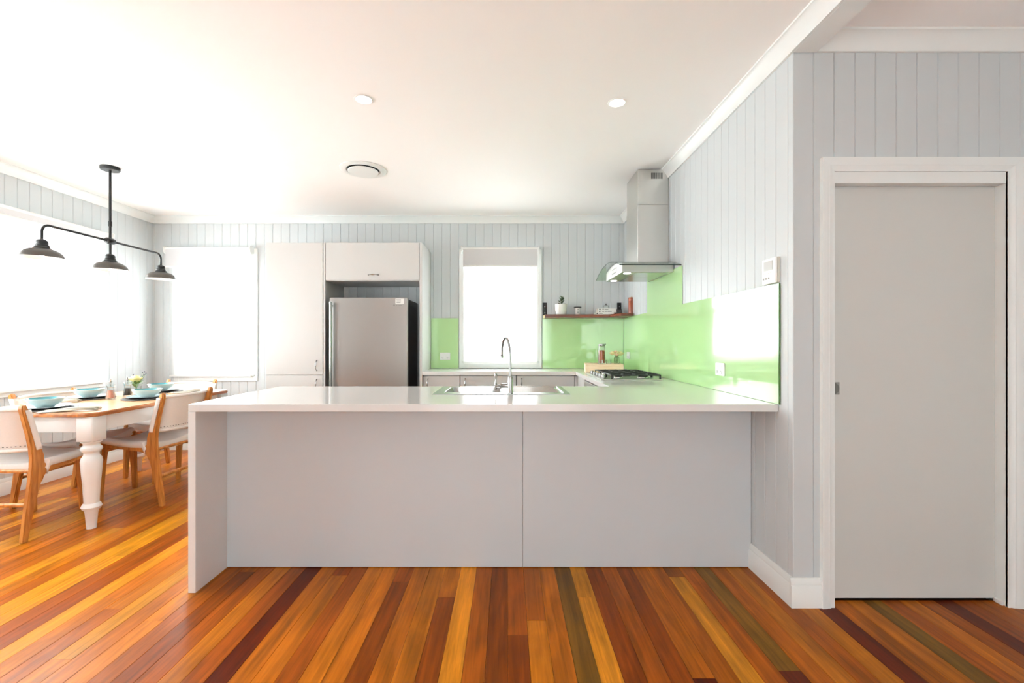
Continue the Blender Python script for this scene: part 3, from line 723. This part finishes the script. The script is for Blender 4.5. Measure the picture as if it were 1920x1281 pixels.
MB().tube([(0, 0, .098), (.004, 0, .13), (.012, 0, .165)], [.006, .005, .004], 8).build('stem', M['leaf'], pp)
rnd = random.Random(3)
for k in range(13):
    a = k*2.4; z = .112+.006*k; e_ = .25+.07*k
    mb = MB(); leaf_mesh(mb, (.002+.0008*k, 0, z), (math.cos(a), math.sin(a), e_), .052-.0012*k, .026, .006); mb.build('leaf', M['succ'], pp)
y = 5.05; x = shelf_at(1083, y)
cn = thing('canister', 'small white canister with dark flat lid on the timber shelf', 'canister', (x, y, SZ))
MB().lathe([(0, 0), (.027, 0), (.029, .004), (.029, .074), (.024, .078), (0, .078)], (0, 0, 0), 28).build('body', M['pot'], cn)
MB().lathe([(0, 0), (.041, 0), (.042, .003), (.042, .009), (.040, .011), (0, .011)], (0, 0, .079), 28).build('lid', M['dark'], cn)
MB().lathe([(0, -.0300), (.0075, -.0298), (.0075, -.0285), (0, -.0285)], (0, 0, .056), 14, 'y').build('print', M['ink'], cn)
MB().box(-.010, .010, -.0297, -.0285, .014, .035).build('label', M['greyink'], cn, .0005)
# books: two stacked in front of a third pair
def book(label, x0, x1, y0, y1, z0, z1, rz=0, bar=()):
    e = thing('book', label, 'book', ((x0+x1)/2, (y0+y1)/2, z0), rz, 'white spined books on the timber shelf')
    w, d, h = (x1-x0)/2, (y1-y0)/2, z1-z0
    MB().box(-w, w, -d, -d+.003, 0, h).box(-w, w, -d+.003, d, 0, .0022).box(-w, w, -d+.003, d, h-.0022, h).build('cover', M['paper'], e, .0004)
    MB().box(-w+.003, w-.003, -d+.0032, d-.004, .0024, h-.0024).build('pages', mat('book_pages', (.70, .67, .58), .8, noise=.05, nscale=200), e)
    mb = MB().box(-w+.012, -w+.027, -d-.0006, -d-.0001, h*.2, h*.8)
    for a, b in bar: mb.box(-w+a, -w+b, -d-.0006, -d-.0001, h*.38, h*.66)
    mb.build('spine_print', M['ink'], e); return e
bar1 = ((.046, .052), (.056, .066), (.072, .112)); bar2 = ((.046, .068), (.076, .098), (.105, .15))
book('white spined book, lowest of the three on the shelf', .955, 1.155, 4.955, 5.075, SZ+.0002, SZ+.021, 0, ((.04, .08),))
book('white spined book, middle of the three on the shelf', .982, 1.185, 4.955, 5.085, SZ+.0214, SZ+.044, .0, bar2)
book('white spined book, topmost of the three on the shelf', .984, 1.182, 4.957, 5.08, SZ+.0444, SZ+.066, .0, bar1)
bt = thing('storage_tin', 'black and grey patterned low tin beside the book stack on the shelf', 'tin', (1.222, 5.02, SZ))
MB().box(-.035, .035, -.035, .035, 0, .05).build('body', mat('black_patterned_tin', (.05, .05, .05), .4, noise=.9, nscale=60), bt, .006, 2)
MB().box(-.036, .036, -.036, .036, .0505, .060).build('lid', M['dark'], bt, .004, 2)
gj = thing('glass_sugar_jar', 'small clear glass jar with dark knob lid standing on the books', 'jar', (1.088, 5.035, SZ+.0662))
MB().lathe([(0, .003), (.030, .003), (.033, .006), (.033, .030), (.035, .030), (.035, 0), (0, 0)], (0, 0, 0), 24).build('body', M['glass'], gj)
lid = MB().lathe([(.038, .031), (.038, .034), (.02, .040), (.004, .043), (0, .043), (0, .040), (.019, .037), (.036, .031)], (0, 0, 0), 24).build('lid', M['glass'], gj)
MB().lathe([(0, .042), (.004, .043), (.008, .049), (.008, .054), (.004, .058), (0, .058)], (0, 0, 0), 14).build('knob', M['ink'], lid)
y = 4.83; x = shelf_at(1184, y)
pm = thing('pepper_mill', 'tall reddish wooden pepper mill at the right end of the shelf', 'pepper mill', (x, y, SZ))
MB().lathe([(0, 0), (.030, 0), (.033, .004), (.033, .125), (.031, .128), (0, .128)], (0, 0, 0), 28).build('body', M['mill'], pm)
MB().lathe([(0, 0), (.031, 0), (.033, .003), (.033, .038), (.030, .043), (0, .044)], (0, 0, .1285), 28).build('head', M['mill'], pm)
MB().lathe([(0, 0), (.006, 0), (.007, .004), (.004, .008), (0, .008)], (0, 0, .1725), 12).build('top_nut', M['brass'], pm)

# ------------------------------------------------------------------ crate in the corner with jug, glasses, flowers
cr = thing('wooden_crate', 'pale upturned wooden box in the worktop corner behind the cooktop', 'box', (.97, 4.62, ZT), math.radians(-8))
w, d, h = .185, .15, .082
MB().box(-w, w, -d, -d+.014, 0, h-.015).build('front_board', M['crate'], cr, .0015)
MB().box(-w, w, d-.014, d, 0, h-.015).build('rear_board', M['crate'], cr, .0015)
MB().box(-w, -w+.014, -d+.0145, d-.0145, 0, h-.015).build('end_board', M['crate'], cr, .0015)
MB().box(w-.014, w, -d+.0145, d-.0145, 0, h-.015).build('end_board', M['crate'], cr, .0015)
MB().box(-w, w, -d, d, h-.0145, h).build('top_board', M['crate'], cr, .0015)
ZC = ZT+h+.0005
y = 4.60; x = (1128-952)*y/853
jg = thing('glass_jug', 'tall glass jug of amber iced tea with steel lid on wooden box', 'jug', (x, y, ZC))
MB().lathe([(0, .004), (.034, .004), (.0355, .008), (.0345, .150), (.030, .175), (.032, .175), (.0365, .150), (.0375, .004), (.034, 0), (0, 0)], (0, 0, 0), 28).build('body', M['glass'], jg)
MB().lathe([(0, .0065), (.0335, .0065), (.0335, .135), (0, .135)], (0, 0, 0), 24).build('iced_tea', M['tea'], jg)
MB().lathe([(0, 0), (.033, 0), (.034, .004), (.034, .018), (.028, .022), (0, .023)], (0, 0, .1755), 24).build('lid', M['chrome'], jg)
MB().tube([(.02, 0, .19), (.036, 0, .193), (.042, 0, .198)], [.006, .007, .004], 8).build('spout', M['chrome'], jg)
MB().tube([(-.034, -.012, .14), (-.055, -.014, .135), (-.062, -.014, .105), (-.054, -.014, .07), (-.0355, -.012, .055)], .004, 8).build('handle', M['glass'], jg)
gm = None
for i, (px, y, lb) in enumerate(((1126, 4.50, 'low clear glass tumbler in front of the iced tea jug'), (1141, 4.54, 'low clear glass tumbler between the jug and the flowers'))):
    if gm is None:
        gm = tag(MB().lathe([(0, .004), (.024, .004), (.027, .042), (.0285, .042), (.026, 0), (0, 0)], (0, 0, 0), 24).build('drinking_glass', M['glass']), lb, 'glass', 'tumblers on the wooden box'); g = gm
    else: g = gm.copy(); C.objects.link(g); g['label'] = lb
    g.location = ((px-952)*y/853, y, ZC)
def rose(parent, c, r, m, name='rose'):
    mb = MB(); c = Vector(c)
    for ring, (n, rr, tilt, h_) in enumerate(((3, .35, .1, 1.0), (5, .62, .35, .92), (6, .92, .75, .72))):
        for k in range(n):
            a = 2*PI*(k/n)+ring*.7
            def fn(u, v, a=a, rr=rr, tilt=tilt, h_=h_, n=n):
                th = a+(u-.5)*2*PI/n*1.5; q = rr*(.35+.65*math.sin(v*PI*.55))*(1+tilt*.35*v*v)
                z = -.55+1.35*v*h_-.25*(2*u-1)**2*v
                return c+Vector((math.cos(th)*q, math.sin(th)*q, z))*r
            mb.grid(fn, 4, 4)
    mb.lathe([(0, -.6), (.3, -.5), (.34, .1), (.18, .55), (0, .62)], c, 10)
    k0 = len(mb.v)
    mb2 = MB(); mb2.v = mb.v[:]; mb2.f = mb.f[:]
    # scale the inner bud
    m0 = k0-50
    for i in range(m0, k0):
        v = Vector(mb2.v[i])-c; mb2.v[i] = tuple(c+v*r)
    o = mb2.build(name, m, parent, ang=80); md = o.modifiers.new('thickness', 'SOLIDIFY'); md.thickness = .0008; return o
y = 4.56; x = (1156.5-952)*y/853
fv = thing('flower_vase', 'small glass vase of cream roses on wooden box by the cooktop', 'flowers', (x, y, ZC))
MB().lathe([(0, .004), (.022, .004), (.026, .01), (.026, .06), (.022, .068), (.024, .068), (.028, .06), (.028, .008), (.024, 0), (0, 0)], (0, 0, 0), 24).build('vase', M['glass'], fv)
mb = MB()
for k in range(7):
    a = k*.9; mb.tube([(.01*math.cos(a), .01*math.sin(a), .008), (.016*math.cos(a+1), .016*math.sin(a+1), .08)], .0022, 6)
mb.build('stems', M['leaf'], fv)
for k in range(9):
    a = k*.7+.2; mb = MB(); leaf_mesh(mb, (.006*math.cos(a), .006*math.sin(a), .03+.006*k), (math.cos(a), math.sin(a), .7), .03, .016, .001); mb.build('leaf', M['leaf'], fv)
for (p, r, mm) in (((-.046, -.006, .103), .027, 'rose'), ((.034, -.012, .10), .031, 'rose'), ((-.008, -.02, .092), .022, 'rosepink'), ((-.004, .016, .118), .02, 'rosepink'), ((.004, -.03, .112), .015, 'rose')): rose(fv, p, r, M[mm])

# ------------------------------------------------------------------ outlets, controller
def outlet(label, loc, rz, w, h, n=2):
    e = thing('power_outlet', label, 'outlet', loc, rz)       # local -y faces the room
    pl = MB().box(-w/2, w/2, -.009, 0, -h/2, h/2).build('plate', M['plastic'], e, .0025, 2)
    for k in range(n):
        x = (k-(n-1)/2)*w*.48
        MB().box(x-.006, x+.006, -.0115, -.0092, h*.18, h*.18+.012).build('switch', M['plastic'], e, .001)
        mb = MB()
        for (dx, dz) in ((-.006, 0), (.006, 0), (0, -.010)): mb.box(x+dx-.0012, x+dx+.0012, -.0098, -.0088, -.012+dz-.004, -.012+dz+.004)
        mb.build('socket_slots', M['ink'], e)
    return e
outlet('white power outlet on the narrow green splashback beside the fridge surround', (-.708, YB-.0085, 1.06), 0, .115, .082)
outlet('white power outlet on the right splashback just above the roses', (XR-.0085, 4.93, 1.075), -PI/2, .115, .075)
outlet('white double power outlet low on the right green splashback near the viewer', (XR-.0085, 2.80, 1.055), -PI/2, .115, .078)
tc_ = thing('climate_controller', 'white wall-mounted air conditioning controller with grey screen', 'controller', (XR-.0005, 2.262, 1.513), -PI/2)
# local x runs toward the viewer (world -y)
MB().box(-.06, .06, -.014, 0, 0, .125).build('base', M['beige'], tc_, .002)
MB().box(-.0605, .0595, -.022, -.0142, 0, .125).build('front_cover', M['plastic'], tc_, .0025, 2)
MB().box(-.042, .036, -.0232, -.0221, .066, .112).build('screen', M['grey'], tc_, .0005)
for k in range(3): MB().box(-.05+k*.022, -.038+k*.022, -.0235, -.0222, .022, .032).build('button', M['greyink'], tc_, .0008)
for k in range(4): MB().box(-.048+k*.02, -.037+k*.02, -.0230, -.0222, .051, .054).build('button', M['beige'], tc_, .0004)

# ------------------------------------------------------------------ ceiling fittings
for (px, py, lb) in ((682, 186, 'round recessed ceiling downlight, the left one in front of the vent'), (1157, 192, 'round recessed ceiling downlight on the right side of the ceiling')):
    s_ = (640.5-py)/(CZ-CAMZ); loc = ((px-952)/s_, 853/s_, CZ)
    e = thing('downlight', lb, 'downlight', loc, 0, 'ceiling downlights')
    MB().lathe([(.048, 0), (.055, -.0005), (.054, -.004), (.047, -.006), (.043, -.003), (.043, 0)], (0, 0, -.0006), 32, closed=True).build('trim_ring', M['plastic'], e)
    MB().lathe([(0, -.0035), (.042, -.003), (.042, 0), (0, 0)], (0, 0, -.0006), 28).build('lens', M['led'], e)
s_ = (640.5-320)/(CZ-.01-CAMZ)
vt = thing('ceiling_vent', 'round white ceiling air vent between the downlight and the fridge', 'vent', ((681-952)/s_, 853/s_, CZ))
MB().lathe([(.135, -.001), (.185, -.0005), (.186, -.006), (.165, -.013), (.137, -.012), (.128, -.004)], (0, 0, 0), 48, closed=True).build('outer_ring', M['trim'], vt)
MB().lathe([(0, -.0022), (.134, -.002), (.134, -.0008), (0, -.0008)], (0, 0, 0), 40).build('throat', M['dark'], vt)
MB().lathe([(0, -.026), (.116, -.023), (.122, -.018), (.118, -.014), (0, -.014)], (0, 0, 0), 48).build('centre_disc', M['trim'], vt)
mb = MB()
for k in range(3):
    a = k*2*PI/3; mb.tube([(.09*math.cos(a), .09*math.sin(a), -.0142), (.09*math.cos(a), .09*math.sin(a), -.002)], .004, 6)
mb.build('mounting_pins', M['dark'], vt)

# ------------------------------------------------------------------ pendant lamp
PXc, PYc = -3.225, 3.69
pl = thing('pendant_lamp', 'black three-shade bar pendant lamp hanging over the dining table', 'lamp', (PXc, PYc, CZ))
zb = 2.04-CZ
MB().lathe([(0, -.028), (.062, -.028), (.066, -.022), (.066, -.002), (0, -.001)], (0, 0, 0), 32).build('canopy', M['black'], pl)
MB().tube([(0, 0, -.028), (0, 0, zb+.15)], .0095, 12).tube([(0, 0, zb+.16), (0, 0, zb+.12)], .013, 12).tube([(0, 0, zb+.12), (0, 0, zb-.106)], .0095, 12).build('drop_rod', M['black'], pl)
MB().lathe([(0, -.038), (.022, -.034), (.026, -.02), (.026, .02), (.022, .034), (0, .038)], (0, 0, zb), 18, 'y').build('junction', M['black'], pl)
rise = {}
for s_ in (-1, 1):
    L = .54; pts = [(0, s_*.03, zb), (0, s_*(L-.05), zb)]
    for i in range(1, 7):
        a = PI/2*i/6; pts.append((0, s_*(L-.05+.05*math.sin(a)), zb-.05*(1-math.cos(a))))
    pts.append((0, s_*L, zb-.108))
    MB().tube(pts, .0085, 12).build('arm', M['black'], pl)
def shade(y0):
    z0 = zb-.235                                  # rim height
    sh_ = MB().lathe([(.120, 0), (.121, .003), (.117, .008), (.113, .020), (.104, .034), (.090, .047), (.072, .057), (.054, .063), (.040, .067), (.038, .064), (.053, .060), (.070, .054), (.087, .044), (.101, .032), (.110, .018), (.114, .007), (.117, .001)], (0, y0, z0), 40, closed=True).build('shade', M['bronze'], pl)
    MB().lathe([(.1165, .001), (.1132, .007), (.1090, .018), (.1000, .0315), (.0860, .043), (.0690, .053), (.0500, .0588), (.03, .0605), (0, .061)], (0, y0, z0), 40, caps=False).build('lining', M['shadein'], sh_)
    MB().lathe([(0, .058), (.045, .060), (.047, .066), (.044, .074), (.039, .078), (.040, .086), (.033, .094), (.034, .104), (.031, .118), (.020, .128), (.011, .131), (0, .132)], (0, y0, z0), 28).build('cap', M['black'], pl)
    MB().lathe([(0, .012), (.02, .018), (.027, .034), (.018, .052), (.012, .058), (0, .058)], (0, y0, z0), 18).build('bulb', M['bulb'], sh_)
    MB().tube([(.044, y0, z0+.070), (.055, y0, z0+.068)], .004, 8).build('thumb_screw', M['black'], pl)
for y0 in (-.54, 0, .54): shade(y0)

# ------------------------------------------------------------------ dining table
TX0, TX1, TY0, TY1, TZt = -3.575, -2.665, 2.92, 4.38, .765
tb = thing('dining_table', 'farmhouse dining table with timber top and white turned legs', 'table', ((TX0+TX1)/2, (TY0+TY1)/2, 0))
c = .05
poly = [(TX0+c, TY0), (TX1-c, TY0), (TX1, TY0+c), (TX1, TY1-c), (TX1-c, TY1), (TX0+c, TY1), (TX0, TY1-c), (TX0, TY0+c)]
top = MB().prism(poly, 'z', TZt-.028, TZt).build('table_top', M['tabletop'], tb, .006, 3, world=True)
top.data.materials.append(M['tableedge'])
for p in top.data.polygons:
    if p.normal.z < .75: p.material_index = 1
for x0, x1, y0, y1 in ((TX0+.14, TX1-.14, TY0+.035, TY0+.06), (TX0+.14, TX1-.14, TY1-.06, TY1-.035), (TX0+.035, TX0+.06, TY0+.14, TY1-.14), (TX1-.06, TX1-.035, TY0+.14, TY1-.14)):
    box('apron', M['tablepaint'], x0, x1, y0, y1, .635, TZt-.0285, tb, .002)
LP = [(0, 0), (.026, 0), (.034, .105), (.037, .110), (.037, .122), (.047, .126), (.055, .143), (.047, .162), (.040, .167), (.041, .20), (.047, .30), (.055, .40), (.057, .44), (.053, .463), (.043, .478), (.040, .490), (.042, .500), (.052, .507), (.057, .520), (.055, .533), (.046, .541), (.042, .549), (.044, .558), (.054, .566), (.056, .574), (0, .576)]
lg = None
for x in (TX0+.0725, TX1-.0725):
    for y in (TY0+.0725, TY1-.0725):
        if lg is None:
            lg = MB().lathe(LP, (0, 0, 0), 36).build('leg', M['tablepaint'], tb)
            bl = MB().prism([(-.055, -.048), (-.048, -.055), (.048, -.055), (.055, -.048), (.055, .048), (.048, .055), (-.048, .055), (-.055, .048)], 'z', .577, TZt-.0285).build('leg_block', M['tablepaint'], lg, .002); l_ = lg
        else: l_ = copy_tree(lg, tb)
        l_.location = (x-tb.location.x, y-tb.location.y, 0)

# ------------------------------------------------------------------ chairs
def ribbon(cl, z_is_axis=True):
    """cl: (y, z, half width measured along the normal)"""
    L, R = [], []
    for i, (y, z, w) in enumerate(cl):
        a = cl[max(i-1, 0)]; b = cl[min(i+1, len(cl)-1)]; d = Vector((b[0]-a[0], b[1]-a[1])).normalized(); n = Vector((-d.y, d.x))
        L.append((y+n.x*w, z+n.y*w)); R.append((y-n.x*w, z-n.y*w))
    return L+R[::-1]
HWc = .235
def make_chair():
    t = thing('dining_chair', '', 'chair')
    rear = [(-.285, 0, .0165), (-.266, .12, .021), (-.243, .25, .027), (-.218, .37, .036), (-.205, .45, .040), (-.208, .51, .036), (-.222, .57, .028), (-.245, .66, .0225), (-.268, .745, .0205), (-.286, .81, .019), (-.290, .832, .0145), (-.292, .843, .006)]
    front = [(.228, .0, .0150), (.222, .14, .019), (.214, .28, .0245), (.206, .38, .031), (.202, .44, .035), (.201, .478, .030)]
    for s_ in (-1, 1):
        x0, x1 = s_*HWc-.016, s_*HWc+.016
        MB().prism(ribbon(rear), 'x', x0, x1).build('leg', M['chairwood'], t, .006, 2)
        MB().prism(ribbon(front), 'x', x0, x1).build('leg', M['chairwood'], t, .006, 2)
        rail = [(-.185, .34), (-.165, .385), (-.12, .402), (0, .413), (.11, .422), (.15, .415), (.168, .39), (.19, .40), (.19, .47), (.05, .458), (-.09, .443), (-.15, .447), (-.185, .47)]
        MB().prism(rail, 'x', x0+.002, x1-.002).build('side_rail', M['chairwood'], t, .004, 2)
    for (y, z) in ((-.256, .22), (.195, .40)):
        MB().tube([(-HWc+.014, y, z), (HWc-.014, y, z)], .0125 if z > .3 else .0135, 12).build('stretcher', M['chairwood'], t)
    MB().tube([(-HWc+.014, -.16, .40), (HWc-.014, -.16, .40)], .0125, 12).build('stretcher', M['chairwood'], t)
    # canvas seat: wraps over the side rails and sags between them
    def seat(u, v):
        y = -.165+v*.385; rz_ = .475+.030*v-.012*math.sin(PI*v)
        if v < .06: rz_ -= .05*(1-v/.06)**2
        if v > .93: rz_ -= .05*((v-.93)/.07)**2; 
        e = abs(2*u-1); sgn = 1 if u > .5 else -1
        if e > .9:
            k = (e-.9)/.1; x = HWc+.004+.0165*min(1, k*2.0); z = rz_-(.042*max(0, k-.35)/.65)
        else:
            x = e/.9*(HWc+.004); z = rz_-.042*(1-(e/.9)**2)
        return (sgn*x, y, z+.004)
    o = MB().grid(seat, 40, 18).build('seat', M['canvas'], t, ang=60); md = o.modifiers.new('thickness', 'SOLIDIFY'); md.thickness = .005; md.offset = 1
    # canvas back: from the front of the posts, bowed back between them
    def post_y(z): 
        for a, b in zip(rear, rear[1:]):
            if a[1] <= z <= b[1]: return a[0]+(b[0]-a[0])*(z-a[1])/(b[1]-a[1])
        return rear[-1][0]
    def back(u, v):
        z = .552+v*.255; e = abs(2*u-1); sgn = 1 if u > .5 else -1; py = post_y(z)
        fy = py+.0235
        if e > .88:
            k = (e-.88)/.12; x = HWc-.012+.032*min(1, k*1.6); y = fy+.002 if k < .7 else fy-.030*(k-.7)/.3
        else:
            q = e/.88; x = q*(HWc-.012); y = fy+.002-.062*(1-q**2.2)
        z += .006*(1-(e)**2)*(v-.5)
        return (sgn*x, y, z)
    bk = MB().grid(back, 44, 12).build('backrest', M['canvas'], t, ang=60); md = bk.modifiers.new('thickness', 'SOLIDIFY'); md.thickness = .005; md.offset = 0
    for v, r in ((1.0, .0115), (0.0, .0125)):
        pts = [back(.07+.86*i/24, v) for i in range(25)]
        MB().tube(pts, r, 10).build('hem', M['canvas'], bk)
    mb = MB()
    for i in range(21):
        p = back(.1+.8*i/20, .10); mb.box(p[0]-.0045, p[0]+.0045, p[1]-.0048, p[1]-.0030, p[2]-.0022, p[2]+.0022)
    mb.build('lacing', M['ink'], bk)
    return t
ch0 = make_chair()
spots = [(-3.18, 3.05, 0, 'teak and white canvas dining chair at the near end of the table'),
         (-2.83, 3.65, 84, 'teak and white canvas dining chair on the kitchen side of the table'),
         (-3.345, 3.57, -90, 'teak and white canvas dining chair on the window side of the table'),
         (-3.185, 4.30, 180, 'teak and white canvas dining chair at the far end of the table')]
for i, (x, y, a, lb) in enumerate(spots):
    o = ch0 if i == 0 else copy_tree(ch0)
    o.location = (x, y, 0); o.rotation_euler = (0, 0, math.radians(a)); o['label'] = lb; o['group'] = 'dining chairs round the table'

# ------------------------------------------------------------------ table settings
def make_mat_():
    return MB().lathe([(0, 0), (.165, 0), (.168, .003), (.166, .007), (0, .007)], (0, 0, 0), 44).build('placemat', M['charger'])
def make_plate():
    return MB().lathe([(0, 0), (.08, 0), (.085, .003), (.135, .013), (.137, .016), (.133, .0165), (.085, .0075), (0, .006)], (0, 0, 0), 44).build('plate', M['plate'])
def make_bowl():
    e = thing('bowl', '', 'bowl')
    MB().lathe([(0, 0), (.045, 0), (.049, .004), (.052, .008), (.083, .03), (.099, .056), (.1005, .060), (.098, .061)], (0, 0, 0), 44, caps=False).build('outside', M['bowl_out'], e)
    MB().lathe([(.098, .0605), (.094, .056), (.078, .033), (.05, .014), (0, .011)], (0, 0, 0), 44, caps=False).build('inside', M['bowl_in'], e)
    return e
def napkin(loc, rz, lb, sx=.17, sy=.10):
    rr = random.Random(lb); ph = rr.uniform(0, 6)
    def fn(u, v):
        x = (u-.5)*2*sx; y = (v-.5)*2*sy*(1-.35*u)
        z = .012+.008*math.sin(v*14+ph+u*1.5)*(.4+.6*u)+.006*math.sin(u*5+ph)
        if v in (0, 1) or u in (0, 1): z *= .55
        return (x, y, max(.003, z))
    o = MB().grid(fn, 22, 26).build('napkin', M['linen'], None, ang=70); md = o.modifiers.new('thickness', 'SOLIDIFY'); md.thickness = .003; md.offset = 0
    o.location = loc; o.rotation_euler = (0, 0, rz); return tag(o, lb, 'napkin', 'linen napkins on the dining table')
mt0, pl0, bw0 = make_mat_(), make_plate(), make_bowl()
sets = [(-3.15, 3.10, 'near end of the table', 'nearest the viewer'), (-3.385, 3.68, 'window side of the table', 'beside the salt mill'),
        (-2.915, 3.68, 'kitchen side of the table', 'in front of the rose vase'), (-3.17, 4.16, 'far end of the table', 'furthest from the viewer')]
for i, (x, y, w1, w2) in enumerate(sets):
    a, b, c_ = (mt0, pl0, bw0) if i == 0 else (mt0.copy(), pl0.copy(), copy_tree(bw0))
    if i: C.objects.link(a); C.objects.link(b)
    a.location = (x, y, TZt+.0003); b.location = (x+.004, y, TZt+.0078); c_.location = (x-.004, y+.003, TZt+.0147)
    tag(a, 'round charcoal placemat at the %s' % w1, 'placemat', 'charcoal placemats'); tag(b, 'pale blue plate on the placemat at the %s' % w1, 'plate', 'pale blue plates'); tag(c_, 'turquoise-glazed bowl on the plate %s' % w2, 'bowl', 'turquoise bowls')
napkin((-2.90, 3.02, TZt+.0005), math.radians(20), 'striped linen napkin lying at the near right corner of the table', .15, .07)
napkin((-3.37, 3.43, TZt+.0005), math.radians(25), 'crumpled linen napkin between the near and the window side settings', .11, .05)
napkin((-2.90, 4.10, TZt+.0005), math.radians(60), 'pale linen napkin right of the far end placemat', .11, .06)
def mill_glass(loc, lb, fill, nm):
    e = thing(nm, lb, 'mill', loc)
    MB().lathe([(0, .004), (.028, .004), (.03, .012), (.020, .08), (.022, .09), (.028, .115), (.026, .122), (.029, .122), (.031, .114), (.0235, .088), (.0225, .08), (.0335, .012), (.033, 0), (0, 0)], (0, 0, 0), 24).build('body', M['glass'], e)
    MB().lathe([(0, .014), (.0275, .014), (.0205, .072), (0, .074)], (0, 0, 0), 20).build('contents', fill, e)
    MB().lathe([(0, .10), (.004, .10), (.004, .135), (.010, .138), (.011, .144), (.004, .149), (.006, .155), (.003, .162), (0, .162)], (0, 0, 0), 14).build('spindle', M['chrome'], e)
    MB().lathe([(0, 0), (.026, 0), (.028, .003), (0, .003)], (0, 0, .0955), 18).build('grinder', M['chrome'], e)
    return e
mill_glass((-3.155, 3.615, TZt+.0003), 'clear salt mill filled with pink salt on the dining table', M['salt'], 'salt_mill')
mill_glass((-3.175, 3.80, TZt+.0003), 'clear pepper mill filled with black peppercorns on the dining table', M['pepper'], 'pepper_mill')
tv = thing('rose_vase', 'glass tumbler with a yellow rose, leaves and dark berries on table', 'flowers', (-3.21, 3.93, TZt+.0003))
MB().lathe([(0, .005), (.034, .005), (.037, .078), (.0395, .078), (.037, 0), (0, 0)], (0, 0, 0), 28).build('vase', M['glass'], tv)
MB().tube([(.02, 0, .008), (-.002, 0, .06), (.0, 0, .12)], .0035, 8).tube([(-.02, .01, .008), (.01, .005, .09)], .0025, 6).build('stems', M['leaf'], tv)
rose(tv, (.004, -.01, .135), .042, M['rose'])
rnd = random.Random(11)
for k in range(16):
    a = 2*PI*k/16+rnd.uniform(-.2, .2); el = rnd.uniform(.2, 1.1); mb = MB()
    leaf_mesh(mb, (.012*math.cos(a), .012*math.sin(a), .07+rnd.uniform(0, .03)), (math.cos(a), math.sin(a), el), rnd.uniform(.05, .095), .022, .001, curl=.01); mb.build('leaf', M['leaf'], tv)
for (dx, dz) in ((.045, .19), (.062, .198), (.075, .185), (.058, .175), (-.035, .17)):
    o = MB().tube([(.01, 0, .08), (dx*.6, .01, .13), (dx, .012, dz)], .0012, 6).build('berry_stem', M['leaf'], tv)
    MB().lathe([(0, -.006), (.005, -.003), (.006, .001), (.003, .006), (0, .007)], (dx, .012, dz), 10).build('berry', M['berry'], o)
